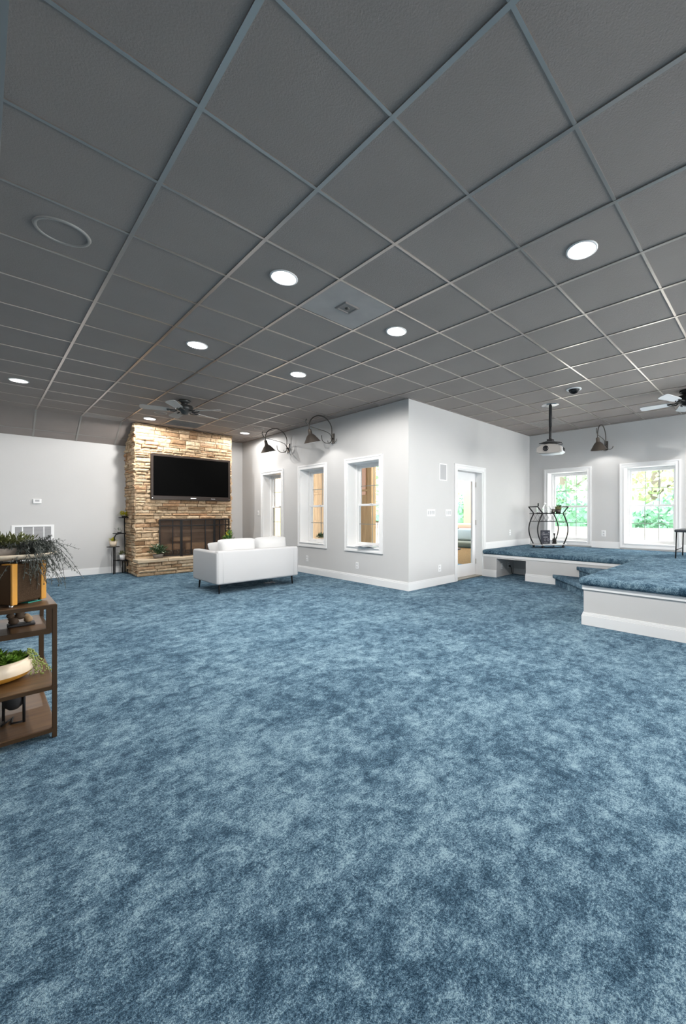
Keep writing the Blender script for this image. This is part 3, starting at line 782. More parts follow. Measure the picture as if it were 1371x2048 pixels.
# ------------------------------------------------------------------ plants
def foliage(rnd, n, c, rad, L, W, droop=.2, up=.6, mi=0, mb=None, sq=1.0):
    mb = mb or MB(); c = Vector(c)
    for _ in range(n):
        d = Vector((rnd.gauss(0, 1), rnd.gauss(0, 1), abs(rnd.gauss(0, 1)) * sq + .05)).normalized()
        p = c + Vector((d.x * rad[0], d.y * rad[1], d.z * rad[2])) * rnd.uniform(.25, 1)
        dd = (d + Vector((0, 0, up - droop)) * .5 + Vector([rnd.uniform(-.6, .6) for _ in range(3)])).normalized()
        mb.leaf(p, dd, (rnd.uniform(-.4, .4), rnd.uniform(-.4, .4), 1), L * rnd.uniform(.6, 1.2), W * rnd.uniform(.7, 1.2), mi=mi)
    return mb
rp = random.Random(3)
t = thing('potted_plant', (2.42, 9.27, HZ + .028), 'leafy plant with pale flecked leaves in a grey pot on the left of the hearth', 'plant')
MB().lathe([(.0005, 0), (.075, 0), (.095, .085), (.085, .085), (.08, .07), (.0005, .07)], n=24).build('pot', M['blackm2'] if 'blackm2' in M else M['grey_pot'], t)
mb = foliage(rp, 130, (0, 0, .09), (.17, .13, .16), .085, .035); mb.build('leaves', M['leafd'], t)
foliage(rp, 36, (.02, 0, .10), (.17, .13, .17), .07, .028).build('pale_leaves', M['leafw'], t)
mb = MB()
for k in range(8): a = k * .8; mb.tube([(0, 0, .07), (.05 * math.cos(a), .05 * math.sin(a), .14), (.11 * math.cos(a), .09 * math.sin(a), .2)], .003, 5)
mb.build('stems', M['leafm'], t)
t = thing('potted_plant', (3.80, 9.26, HZ + .028), 'tall bright green plant on the right end of the hearth, half hidden behind the sofa', 'plant')
MB().lathe([(.0005, 0), (.07, 0), (.09, .17), (.08, .17), (.0005, .15)], n=24).build('pot', M['cream'], t)
foliage(rp, 80, (0, 0, .28), (.11, .10, .22), .09, .04).build('leaves', M['leafm'], t)
foliage(rp, 18, (0, 0, .34), (.09, .09, .16), .08, .035).build('pale_leaves', M['leafy'], t)
mb = MB()
for k in range(5): a = k * 1.3; mb.tube([(0, 0, .15), (.03 * math.cos(a), .03 * math.sin(a), .3), (.06 * math.cos(a), .06 * math.sin(a), .42)], .004, 5)
mb.build('stems', M['leafm'], t)
# window sill plant and magazine
t = thing('sill_planter', (4.70, 6.93, WZ0 + .008), 'small bushy green plant in a white planter on the middle window sill', 'plant')
MB().bb((-.05, -.13, 0), (.05, .13, .075)).build('planter', M['white'], t, bevel=.012)
foliage(rp, 120, (0, 0, .09), (.07, .16, .09), .06, .03).build('leaves', M['leafg2'] if 'leafg2' in M else M['leafd'], t)
t = thing('magazine', (4.60, 5.36, WZ0 + .010), 'open grey magazine lying over the edge of the nearest window sill', 'magazine', rz=R(8))
def page(s_):
    mb = MB(); n = 8; vs = []
    for i in range(n + 1):
        u_ = i / n; x = -.15; z = .012 * math.sin(u_ * PI) + .006
        vs += [(-.13, s_ * .21 * u_, z), (.13, s_ * .21 * u_, z), (-.13, s_ * .21 * u_, z - .006), (.13, s_ * .21 * u_, z - .006)]
    fs = []
    for i in range(n):
        a = i * 4; fs += [(a, a + 1, a + 5, a + 4), (a + 2, a + 6, a + 7, a + 3), (a, a + 4, a + 6, a + 2), (a + 1, a + 3, a + 7, a + 5)]
    fs += [(0, 2, 3, 1), (n * 4, n * 4 + 1, n * 4 + 3, n * 4 + 2)]
    mb.add(vs, fs); return mb
page(1).build('left_pages', M['paper'], t); page(-1).build('right_pages', M['paper'], t)

# ------------------------------------------------------------------ sofa
sx0, sx1, sy0, sy1 = 2.385, 3.755, 6.24, 7.24
t = thing('sofa', ((sx0 + sx1) / 2, (sy0 + sy1) / 2, 0), 'white two-seat fabric sofa on thin black legs seen from behind, facing the fireplace', 'sofa')
hw_, hd = (sx1 - sx0) / 2, (sy1 - sy0) / 2; zb, ztp = .145, .655
def soft(mb, name, m, par, bev, seg=4):
    o = mb.build(name, m, par, bevel=bev, seg=seg); o.data.polygons.foreach_set('use_smooth', [True] * len(o.data.polygons)); return o
soft(MB().bb((-hw_ + .01, -hd, zb), (hw_ - .01, -hd + .13, ztp)), 'backrest', M['sofa'], t, .03)
soft(MB().bb((-hw_, -hd + .005, zb), (-hw_ + .12, hd, ztp - .015)), 'armrest', M['sofa'], t, .03)
soft(MB().bb((hw_ - .12, -hd + .005, zb), (hw_, hd, ztp - .015)), 'armrest', M['sofa'], t, .03)
soft(MB().bb((-hw_ + .1, -hd + .1, zb), (hw_ - .1, hd - .01, .30)), 'seat_base', M['sofa'], t, .02)
for s_ in (-1, 1): soft(MB().bb((s_ * .003, -hd + .14, .30), (s_ * (hw_ - .125), hd + .01, .44)), 'seat_cushion', M['cushion'], t, .05)
for s_ in (-1, 1): MB().tube([(s_ * (hw_ - .095), -hd - .0005, zb + .02), (s_ * (hw_ - .095), -hd - .0005, ztp - .03)], .002, 5).build('seam', M['slotd'], t)
for sx in (-1, 1):
    for sy in (-1, 1): MB().tube([(sx * (hw_ - .08), sy * (hd - .1), zb + .01), (sx * (hw_ - .07), sy * (hd - .09), 0)], [.017, .010], 10).build('leg', M['black'], t)
def cushion(name, c, w_, h_, d_, par, tilt, m, rz=0, rnd=None, pinch=.07, label=None):
    nu, nv = 18, 14; vs = []; fs = []; rot = Matrix.Rotation(rz, 3, 'Z') @ Matrix.Rotation(tilt, 3, 'X')
    for sgn in (-1, 1):
        for j in range(nv + 1):
            for i in range(nu + 1):
                a, b_ = i / nu * 2 - 1, j / nv * 2 - 1
                k = (1 - abs(a) ** 4) * (1 - abs(b_) ** 3)
                th_ = d_ / 2 * max(k, 0) ** .5
                x = a * w_ / 2 * (1 - pinch * .5 * (1 - abs(b_)) ** 2 * abs(a) ** 6); z = b_ * h_ / 2 * (1 - .10 * abs(a) ** 5)
                nn = noise.noise(Vector((x * 5, z * 5, sgn + w_ * 7))) * .018 * k
                v = rot @ Vector((x, sgn * (th_ + nn), z)); vs.append(v + Vector(c))
    W_ = nu + 1; H_ = (nu + 1) * (nv + 1)
    for j in range(nv):
        for i in range(nu):
            q = (j * W_ + i, j * W_ + i + 1, (j + 1) * W_ + i + 1, (j + 1) * W_ + i); fs.append(q); fs.append(tuple(H_ + v for v in reversed(q)))
    o = MB().add(vs, fs, True).build(name, m, par); s2 = o.modifiers.new('subsurf', 'SUBSURF'); s2.levels = 1; s2.render_levels = 1
    return o
cushion('back_cushion', (-hw_ + .12 + .29, -hd + .235, .625), .60, .40, .21, t, R(-8), M['cushion'])
cushion('back_cushion', (hw_ - .12 - .27, -hd + .235, .625), .565, .41, .21, t, R(-8), M['cushion'])
thp = thing('throw_pillow', (sx0 + .27, sy0 + .56, .44), 'small white throw pillow leaning at the left end of the sofa', 'pillow')
cushion('pillow_cover', (0, 0, .16), .40, .34, .14, thp, R(-25), M['cushion'], rz=R(25))
# paper under the sofa
t = thing('crumpled_paper', (3.42, 6.62, .0), 'small pale crumpled scrap lying on the carpet under the sofa', 'litter')
mb = MB(); rr = random.Random(5); vs = []
for j in range(7):
    for i in range(9): vs.append(((i - 4) * .022, (j - 3) * .022, .006 + rr.random() * .022))
mb.add(vs, [(j * 9 + i, j * 9 + i + 1, (j + 1) * 9 + i + 1, (j + 1) * 9 + i) for j in range(6) for i in range(8)]); mb.build('scrap', M['paper2'] if 'paper2' in M else M['slotd'], t)

# ------------------------------------------------------------------ metal plant stand by the chimney
t = thing('plant_stand', (1.93, 10.03, 0), 'tall black metal plant stand with staggered round shelves left of the chimney', 'plant stand')
def disc(mb, x, y, z, r): mb.lathe([(.0005, 0), (r, 0), (r + .004, .008), (r, .014), (.0005, .012)], (x, y, z), 24)
shelves = [(.09, .02, 1.135, .095), (.0, -.01, .815, .11), (-.10, .01, .545, .105), (.045, -.03, .265, .105)]
for k, (x, y, z, r) in enumerate(shelves): mb = MB(); disc(mb, x, y, z, r); mb.build('round_shelf', M['black'], t)
posts = [[(.10, .03, 0), (.10, .03, .30), (.09, .02, 1.14)], [(.0, -.02, .815), (-.06, -.02, .80), (-.085, -.02, .74), (-.085, -.02, .62)],
         [(-.10, -.03, 0), (-.10, -.03, .545)], [(-.065, .04, 0), (-.065, .04, .54)], [(.12, -.07, 0), (.125, -.07, .2), (.11, -.06, .255), (.05, -.05, .265)], [(.07, .06, 0), (.07, .06, .26)], [(-.1, 0, .27), (.12, 0, .27)], [(.095, .02, .815), (.0, 0, .815)]]
for p_ in posts: MB().tube(p_, .0095, 8).build('post', M['black'], t)
def small_pot(x, y, z, r, h, pm, lm, label, n=60, lr=.1, lh=.08, L=.05, Wd=.022, sq=1):
    q = thing('potted_plant', (x, y, z), label, 'plant')
    MB().lathe([(.0005, 0), (r * .8, 0), (r, h), (r * .9, h), (.0005, h * .85)], n=20).build('pot', pm, q)
    foliage(rp, n, (0, 0, h), (lr, lr, lh), L, Wd, sq=sq).build('leaves', lm, q)
    return q
bx, by = 1.93, 10.03
small_pot(bx + .09, by + .02, 1.149, .05, .035, M['blackm'], M['leafy'], 'yellow leafed plant on the topmost shelf of the metal plant stand', 110, .09, .075)
small_pot(bx + .0, by - .01, .829, .04, .02, M['blackm'], M['leafd'], 'sparse dark twiggy plant on the second shelf of the metal stand', 16, .07, .08, .07, .01)
small_pot(bx - .10, by + .01, .559, .065, .105, M['cream'], M['leafy'], 'cream pot with yellow green plant on the left shelf of the metal stand', 60, .06, .05)
small_pot(bx + .045, by - .03, .279, .05, .10, M['white'], M['leafo'], 'low white pot with spiky olive succulent on the lowest shelf of the stand', 50, .10, .05, .07, .016)

# ------------------------------------------------------------------ wall sconces
def make_sconce():
    """local: wall at x=0, room towards -x; origin at the wall plate centre"""
    t = thing('wall_sconce', (0, 0, 0))
    MB().bb((-.02, -.035, -.09), (0, .035, .10)).tube([(-.02, 0, 0), (-.06, 0, 0)], .018, 10).build('wall_plate', M['iron'], t, bevel=.006)
    pts = []
    for k in range(19):
        a = PI * k / 18; pts.append((-.29 + .245 * math.cos(a), 0, .16 + .225 * math.sin(a)))
    pts = [(-.045, 0, -.02), (-.045, 0, .08)] + pts + [(-.535, 0, .08)]
    MB().tube(pts, .010, 8).build('gooseneck_arm', M['iron'], t)
    rod = [(-.04, 0, .02), (-.09, 0, .085), (-.18, 0, .115), (-.36, 0, .135), (-.50, 0, .15), (-.56, 0, .17), (-.60, 0, .215), (-.605, 0, .25), (-.59, 0, .275)]
    MB().tube(rod, [.006] * 5 + [.008] * 4, 7).build('brace_rod', M['iron'], t)
    mb = MB()
    for s_ in (1,):
        sc = [(-.04, 0, -.0)] + [(-.16 + .11 * math.cos(a), 0, -.02 - .085 * math.sin(a)) for a in [PI * k / 10 for k in range(0, 11)]] + [(-.275, 0, .03)]
        mb.tube(sc, .007, 7)
        sc2 = [(-.03, s_ * .02, 0)] + [(-.04, s_ * (.08 + .06 * -math.cos(a)), -.02 - .06 * math.sin(a)) for a in [PI * k / 8 for k in range(0, 9)]]
        mb.tube(sc2, .006, 6)
        mb.tube([(x, -y, z) for x, y, z in sc2], .006, 6)
    mb.build('scroll', M['iron'], t)
    MB().tube([(-.035, 0, -.09), (-.035, 0, -.12)], [.016, .010], 10).build('finial', M['chrome'], t)
    tilt = Matrix.Rotation(R(-16), 3, 'Y')
    h = bpy.data.objects.new('shade', None)
    prof = [(.028, .0), (.034, -.012), (.036, -.085), (.05, -.095), (.075, -.12), (.150, -.235), (.153, -.24), (.149, -.238), (.072, -.123), (.03, -.09)]
    MB().lathe(prof[:7], (-.535, 0, .10), 30, mt=tilt, cap=False).build('lamp_shade', M['shade'], t)
    sh = [o for o in t.children if o.name.startswith('lamp_shade')][0]
    MB().lathe([(.151, -.240), (.148, -.238), (.072, -.124), (.045, -.10), (.0005, -.095)], (-.535, 0, .10), 30, mt=tilt).build('shade_lining', M['shade_in'], sh)
    MB().lathe([(.0005, -.10), (.02, -.105), (.03, -.135), (.026, -.165), (.0005, -.178)], (-.535, 0, .10), 16, mt=tilt).build('bulb', M['bulb2'], sh)
    return t
sc_spots = [((X1, 7.967, 2.655), 'gooseneck wall lamp further from the camera, above the far and middle windows'),
            ((X1, 6.318, 2.655), 'gooseneck wall lamp nearer the camera, above the gap between the middle and near windows'),
            ((X3, 2.637, 2.615), 'gooseneck wall lamp over the stage between the two bright windows'),
            ((X3, .95, 2.615), 'gooseneck wall lamp at the right edge, only its shade tip showing')]
s0 = None
for loc, lab in sc_spots:
    o = make_sconce() if s0 is None else dup(s0)
    s0 = s0 or o; o.location = loc; tag(o, lab, 'wall lamp', 'gooseneck wall lamps')
    ld = bpy.data.lights.new('sconce_lamp', 'SPOT'); ld.energy = SCONCE_W * (1 if loc[0] < 5 else 1.3); ld.spot_size = R(125); ld.spot_blend = .25; ld.shadow_soft_size = .03; ld.color = (1, .97, .93)
    lo = bpy.data.objects.new('sconce_lamp', ld); COL.objects.link(lo); lo.parent = o; lo.location = (-.48, 0, -.085); lo.rotation_euler = (0, R(-16), 0)

# ------------------------------------------------------------------ ceiling fans
def make_fan(blade_m, iron, tips0, Rr, name='ceiling_fan'):
    t = thing(name, (0, 0, 0))
    MB().lathe([(.085, 0), (.095, -.02), (.075, -.045), (.05, -.05), (.045, -.075), (.11, -.085), (.125, -.115), (.12, -.155), (.095, -.18), (.06, -.195), (.055, -.215), (.03, -.23), (.0005, -.232)], n=28).build('motor_housing', iron, t)
    for k in range(5):
        a = tips0 + k * 2 * PI / 5; rz = Matrix.Rotation(a, 3, 'Z'); tl = Matrix.Rotation(R(12), 3, 'X')
        poly = [(.20, -.045), (.26, -.058), (Rr - .05, -.072), (Rr - .01, -.055), (Rr, 0), (Rr - .01, .055), (Rr - .05, .072), (.26, .058), (.20, .045)]
        vs = []
        for z in (-.005, .005):
            for (x, y) in poly: vs.append(rz @ (tl @ Vector((x, y, z)) + Vector((0, 0, -.17))))
        n = len(poly)
        bl = MB().add(vs, [tuple(reversed(range(n))), tuple(range(n, 2 * n))] + [(i, (i + 1) % n, n + (i + 1) % n, n + i) for i in range(n)]).build('blade', blade_m, t)
        mb = MB()
        for s_ in (-1, 1): mb.tube([rz @ Vector(p_) for p_ in ((.09, s_ * .012, -.16), (.14, s_ * .05, -.185), (.20, s_ * .045, -.182), (.24, s_ * .02, -.176))], .009, 6)
        mb.build('blade_iron', iron, bl)
    return t
M['fanm'] = mat('fan_motor_metal', (.06, .06, .058), .35, metal=.3)
f1 = make_fan(M['fanblade'], M['fanm'], math.atan2(6.659 - 7.1, 1.897 - 2.22), .60)
f1.location = (2.22, 7.10, ZC - .003); tag(f1, 'dark ceiling fan with five blades above the sofa, in front of the chimney', 'ceiling fan')
f2 = make_fan(M['fanwhite'], M['black'], R(160), .62)
f2.location = (7.02, 1.02, ZC - .003); tag(f2, 'ceiling fan with pale blades and black motor at the right edge over the stage', 'ceiling fan')

# ------------------------------------------------------------------ projector
px_, py_ = 6.466, 2.865
t = thing('projector_mount', (px_, py_, ZC), 'black telescopic ceiling pole and plate holding the projector', 'projector mount')
MB().lathe([(.0005, -.012), (.07, -.014), (.14, -.008), (.145, 0)], n=28).build('ceiling_plate', M['chromeb'] if 'chromeb' in M else M['chrome'], t)
MB().tube([(0, 0, -.01), (0, 0, -.36)], .026, 14).build('outer_pole', M['blackm'], t)
MB().tube([(0, 0, -.34), (-.01, 0, -.59)], .021, 14).build('inner_pole', M['blackm'], t)
MB().tube([(-.02, 0, -.55), (.02, 0, -.55)], .02, 10).build('tilt_joint', M['chrome'], t)
MB().box((0, 0, -.60), (.09, .09, .06)).box((0, 0, -.635), (.30, .22, .014), rz=R(-30)).build('bracket', M['blackm'], t, bevel=.004)
MB().tube([(.02, 0, -.56), (.10, -.03, -.60), (.20, -.08, -.60), (.28, -.10, -.625), (.22, -.02, -.64), (.12, .03, -.63)], .006, 6).build('cable', M['blackm'], t)
t = thing('projector', (px_, py_, 2.225), 'grey and white video projector hanging from the ceiling pole over the stage edge', 'projector', rz=R(192))
mb = MB()
prof = [(-.21, .03), (-.20, .11), (-.12, .145), (.0, .158), (.12, .145), (.20, .11), (.21, .03), (.16, .006), (0, .0), (-.16, .006)]
# front faces +x local; body depth along x
for (xa, xb, nm, mm) in ((.06, .15, 'front_shell', 'projg'), (-.16, .06, 'rear_shell', 'projw')):
    mb = MB(); n = len(prof); vs = [(xa, y, z) for y, z in prof] + [(xb, y * (.96 if xb > .1 else 1), z) for y, z in prof]
    mb.add(vs, [tuple(range(n)), tuple(reversed(range(n, 2 * n)))] + [(k, n + k, n + (k + 1) % n, (k + 1) % n) for k in range(n)]); mb.build(nm, M[mm], t, bevel=.01)
MB().lathe([(.058, .0), (.06, .02), (.05, .03), (.046, .018)], (.14, -.045, .082), 24, mt=Matrix.Rotation(R(90), 3, 'Y')).build('lens_ring', M['projg'], t)
MB().lathe([(.047, .018), (.03, .024), (.0005, .026)], (.14, -.045, .082), 24, mt=Matrix.Rotation(R(90), 3, 'Y')).build('lens', M['lens'], t)
mb = MB()
for k in range(6): mb.bb((-.10 + k * .022, .203, .045), (-.088 + k * .022, .214, .10))
mb.build('side_vent', M['blackm'], t)

# ------------------------------------------------------------------ bar cart on the stage
CRZ = YAW - PI / 2 + R(15)
ct = thing('bar_cart', (8.02, 3.60, ZS), 'black metal bar cart with curved legs standing on the stage by the window', 'cart', rz=CRZ)
hwl = .24; dpt = .17
leg = []
for k in range(15):
    u_ = k / 14; z = .05 + u_ * .66; leg.append((hwl + .115 * math.sin(u_ * PI) , z))
for sx in (-1, 1):
    for sy in (-1, 1):
        pts = [(sx * x, sy * dpt, z) for x, z in leg] + [(sx * (hwl + .02), sy * dpt, .74), (sx * (hwl + .12), sy * dpt, .85)]
        MB().tube(pts, .0135, 8).build('leg', M['black'], ct)
        c_ = MB().lathe([(.0005, -.010), (.024, -.010), (.026, 0), (.024, .010), (.0005, .010)], (sx * hwl, sy * dpt, .026), 14, mt=Matrix.Rotation(R(90), 3, 'X')).tube([(sx * hwl, sy * dpt, .03), (sx * hwl, sy * dpt, .06)], .010, 8)
        c_.build('caster', M['black'], ct)
    MB().tube([(sx * (hwl + .12), -dpt, .85), (sx * (hwl + .12), dpt, .85)], .010, 8).build('handle', M['black'], ct)
mb = MB().lathe([(.0005, .700), (.42, .700), (.425, .706), (.42, .712), (.0005, .712)], n=40, sy=.55); mb.build('top_shelf', M['black'], ct)
MB().lathe([(.0005, .055), (.42, .055), (.43, .062), (.42, .072), (.0005, .070)], n=40, sy=.55).build('bottom_shelf', M['blonde'] if 'blonde' in M else M['slotd'], ct)
mb = MB()
for sy in (-1, 1):
    mb.tube([(-hwl - .08, sy * dpt, .545), (hwl + .08, sy * dpt, .545)], .005, 6)
    for k in range(5):
        a = -.2 + k * .1
        mb.tube([(a - .05, sy * dpt, .545), (a + .05, sy * dpt, .70)], .0025, 5).tube([(a + .05, sy * dpt, .545), (a - .05, sy * dpt, .70)], .0025, 5)
mb.build('bottle_rack', M['black'], ct)
def on_cart(name, x, y, z, label, cat):
    v = Matrix.Rotation(CRZ, 3, 'Z') @ Vector((x, y, z)); return thing(name, (8.02 + v.x, 3.60 + v.y, ZS + v.z), label, cat, rz=CRZ)
t = on_cart('bottle', -.20, .06, .712, 'dark slim bottle at the left end of the cart top', 'bottle')
MB().lathe([(.0005, 0), (.032, 0), (.032, .11), (.012, .15), (.012, .20), (.0005, .2)], n=16).build('bottle_body', M['bottle'], t); MB().tube([(0, 0, .15), (0, 0, .215)], .014, 10).build('cap', M['black'], t)
for (x, y, h, r, lb) in ((-.05, .05, .23, .05, 'tall clear glass decanter with round stopper on the cart top'), (.0, -.04, .17, .045, 'shorter clear glass decanter in front of the tall one on the cart')):
    t = on_cart('decanter', x, y, .712, lb, 'decanter')
    MB().lathe([(.0005, 0), (r, 0), (r * 1.05, h * .5), (r * .4, h * .72), (r * .35, h * .8)], n=18).build('decanter_body', M['bottle'], t)
    MB().lathe([(.0005, h * .8), (r * .5, h * .84), (r * .55, h * .93), (.0005, h)], n=14).build('stopper', M['white'], t)
t = on_cart('ice_bucket', .09, -.03, .712, 'small dark metal cup on the cart top next to the plant', 'cup')
MB().lathe([(.0005, 0), (.042, 0), (.05, .09), (.046, .09), (.04, .01), (.0005, .01)], n=20).build('cup_body', M['iron'], t)
t = on_cart('tray', -.13, -.06, .712, 'flat black tray at the left of the cart top', 'tray')
MB().bb((-.14, -.08, 0), (.14, .08, .012)).build('tray_base', M['black'], t, bevel=.004)
t = on_cart('potted_plant', .24, .0, .712, 'trailing green plant in a metal pot on the right of the cart top', 'plant')
MB().lathe([(.0005, 0), (.05, 0), (.062, .09), (.055, .09), (.0005, .08)], n=20).build('pot', M['iron'], t)
MB().lathe([(.064, .088), (.066, .14), (.0005, .16)], n=18).build('moss', M['leafo'], t)
mb = foliage(rp, 60, (0, 0, .12), (.08, .07, .06), .035, .02)
for k in range(7):
    a = -1.2 + k * .4; p_ = Vector((.05 * math.cos(a), .05 * math.sin(a) - .02, .12)); v = Vector((math.cos(a) * .03, math.sin(a) * .02 - .015, .02))
    for q in range(int(7 + k % 3 * 5)):
        p2 = p_ + v; v = v + Vector((rp.uniform(-.004, .004), rp.uniform(-.004, .004), -.010)); v *= .93
        if q % 1 == 0: mb.leaf(p2, Vector((rp.uniform(-1, 1), rp.uniform(-1, 1), rp.uniform(-.5, .5))), (0, 0, 1), .026, .02)
        p_ = p2
mb.build('trailing_leaves', M['leafd'], t)
t = on_cart('chalkboard_sign', -.045, .04, .072, 'black chalkboard sign with script lettering on the lower shelf of the cart', 'sign')
MB().bb((-.11, -.009, 0), (.11, .009, .285)).build('board', M['chalk'], t, bevel=.003)
mb = MB()
def stroke(pts, r=.003): mb.tube([(x, -.011, z) for x, z in pts], r, 5)
# script heading
stroke([(-.085, .185), (-.08, .245), (-.06, .25), (-.05, .232), (-.07, .218), (-.05, .205), (-.055, .19), (-.085, .185)])
stroke([(-.04, .19), (-.03, .24), (-.035, .245), (-.035, .19), (-.02, .20), (-.012, .215), (-.018, .19), (0, .192), (.004, .213), (.01, .192), (.018, .213), (.024, .193), (.034, .215), (.04, .195), (.055, .21), (.07, .195)])
stroke([(.06, .245), (.085, .25), (.085, .232), (.06, .232)])
mb.bb((-.05, -.0125, .135), (.055, -.009, .147)); mb.bb((-.04, -.0125, .016), (.05, -.009, .022))
for cx_ in (-.01, .06): stroke([(cx_ + .02 * math.cos(a), .085 + .024 * math.sin(a)) for a in [2 * PI * k / 12 for k in range(13)]], .0025)
mb.build('chalk_lettering', M['chalkw'], t)
t = on_cart('tower_figurine', .16, .02, .072, 'small dark tower-shaped ornament on the lower shelf of the cart', 'ornament')
mb = MB().lathe([(.055, 0), (.03, .05)], n=4, smooth=False, cap=True).lathe([(.055, .055), (.045, .11)], n=4, smooth=False, cap=True).lathe([(.02, .11), (.01, .16), (.03, .22)], n=4, smooth=False, cap=True)
for a in range(4): an = a * PI / 2 + PI / 4 * 0; mb.tube([(.05 * math.cos(an), .05 * math.sin(an), 0), (.03 * math.cos(an), .03 * math.sin(an), .06)], .008, 5)
mb.build('tower_body', M['black'], t)

# ------------------------------------------------------------------ bench stool on the stage
t = thing('bench_stool', (7.78, .93, ZS), 'black padded bench on thin metal legs at the right edge of the stage', 'stool')
soft(MB().bb((-.45, -.17, .41), (.20, .30, .455)), 'padded_seat', M['vinyl'], t, .02)
for (x, y) in ((-.42, .27), (-.42, -.14), (.17, .27), (.17, -.14)): MB().tube([(x, y, .41), (x * 1.04, y * 1.04, 0)], .010, 8).build('leg', M['black'], t)
MB().tube([(-.43, .28, .13), (.18, .28, .13)], .008, 8).tube([(-.43, -.145, .13), (.18, -.145, .13)], .008, 8).build('stretcher', M['black'], t)

# ------------------------------------------------------------------ bronze shelf unit at the left
X0s, X1s, Y0s, Y1s = -.62, .287, 2.918, 3.60
t = thing('shelf_unit', (X1s, Y0s, 0), 'bronze metal open shelf unit with staggered shelves at the left edge', 'shelf unit')
def SH(mb, name, m, **k):
    o = mb.build(name, m, t, **k); o.location = (-X1s, -Y0s, 0); return o
b = .021
for (x, y) in ((X1s - b, Y0s), (X0s, Y0s), (X1s - b, Y1s - b), (X0s, Y1s - b)): SH(MB().bb((x, y, 0), (x + b, y + b, .71)), 'post', M['bronze'], bevel=.002)
Z3s, Z2s = .285, .548
for (z, ya, yb, nm) in ((.725, Y0s, Y1s, 'top_shelf'), (Z3s, Y0s, Y1s, 'middle_shelf'), (.055, Y0s, Y1s, 'bottom_shelf')):
    SH(MB().bb((X0s, ya + .004, z - .012), (X1s - .002, yb, z)), nm, M['shelfm'], bevel=.002)
    mb = MB().bb((X0s, ya, z - .024), (X1s, ya + .016, z - .004)).bb((X0s, yb - .016, z - .024), (X1s, yb, z - .004)).bb((X1s - .016, ya, z - .024), (X1s, yb, z - .004)); SH(mb, 'shelf_rail', M['bronze'])
SH(MB().bb((X0s, 3.15, Z2s - .014), (X1s - .012, Y1s + .04, Z2s)), 'inset_shelf', M['shelfm'], bevel=.002)
SH(MB().bb((X0s, 3.142, Z2s - .03), (X1s - .01, 3.152, Z2s)).bb((X1s - .02, 3.15, Z2s - .03), (X1s - .008, Y1s + .04, Z2s)), 'shelf_rail', M['bronze'])
for (x, y, za, zb_) in ((X1s - .012, 3.17, Z2s - .03, .70), (X1s - .018, 3.52, Z3s, Z2s - .02)): SH(MB().bb((x - .012, y - .012, za), (x + .012, y + .012, zb_)), 'hanger_bar', M['bronze'])
# speaker box
BXR = R(45)
cxb, cyb = .113, 2.962
u_ = Vector((math.cos(BXR), math.sin(BXR), 0)); v_ = Vector((-math.sin(BXR), math.cos(BXR), 0))
t = thing('strapped_speaker', (cxb, cyb, .725), 'brown cloth-fronted box speaker with mustard bands on the shelf top', 'speaker', rz=BXR)
z0_, z1_ = .012, .222; Wb, Db = .198, .28
soft(MB().bb((0, .003, z0_), (Wb, Db, z1_)), 'cabinet', M['caseb'], t, .008, 3)
MB().bb((.03, -.002, z0_ + .008), (Wb - .028, .004, z1_ - .006)).build('grille_cloth', M['felt'], t, bevel=.003)
for xa in (.0, Wb - .028):
    mb = MB().bb((xa - .001, -.006, z0_ - .003), (xa + .03, .006, z1_ + .004)).bb((xa - .001, -.006, z1_ - .002), (xa + .03, .05, z1_ + .004)); mb.build('mustard_band', M['gold'], t, bevel=.004)
MB().bb((-.0055, .07, .075), (.001, .125, .115)).build('white_label', M['cream'], t, bevel=.002)
for (x, y) in ((.015, .015), (Wb - .015, .015), (.015, Db - .02), (Wb - .015, Db - .02)): MB().lathe([(.009, 0), (.009, .014), (.0005, .014)], (x, y, 0), 10).build('foot', M['chrome'], t)
t = thing('teal_notebook', (.17, 3.04, .725), 'thin teal notebook under the brown box speaker', 'notebook', rz=R(40))
MB().bb((0.01, -.005, 0), (.085, .10, .006)).build('cover', M['teal'], t)
# white oval tray stand with stone planter
tx, ty = .105, 3.13
t = thing('pedestal_tray', (tx, ty, .952), 'cream oval tray on dark pedestal legs above the brown speaker', 'tray')
MB().lathe([(.0005, .012), (.13, .012), (.185, .028), (.2, .042), (.196, .045), (.17, .034), (.0005, .026)], n=40, sy=.8).build('oval_tray', M['cream'], t)
for (x, y) in ((-.03, -.04), (.035, -.02), (0, .05), (-.08, .04)): MB().tube([(x, y, 0), (x, y, .016)], .012, 8).build('pedestal_leg', M['blackm'], t)
MB().bb((.075, -.095, .012), (.105, -.08, .022)).build('dark_knob', M['blackm'], t)
t = thing('stone_planter', (tx - .03, ty + .01, .980), 'rough grey stone planter with trailing wiry grey green plant on the cream tray', 'plant')
MB().lathe([(.0005, 0), (.145, 0), (.158, .05), (.145, .05), (.14, .04), (.0005, .04)], n=30, sy=.75).build('pot', M['grey_pot'], t)
rq = random.Random(21); mb = foliage(rq, 900, (.03, 0, .045), (.15, .10, .075), .028, .008, up=.8); mb.build('bushy_leaves', M['leafo'], t)
mb = MB(); stems = MB()
rtv = Vector((math.sin(YAW), -math.cos(YAW), 0))
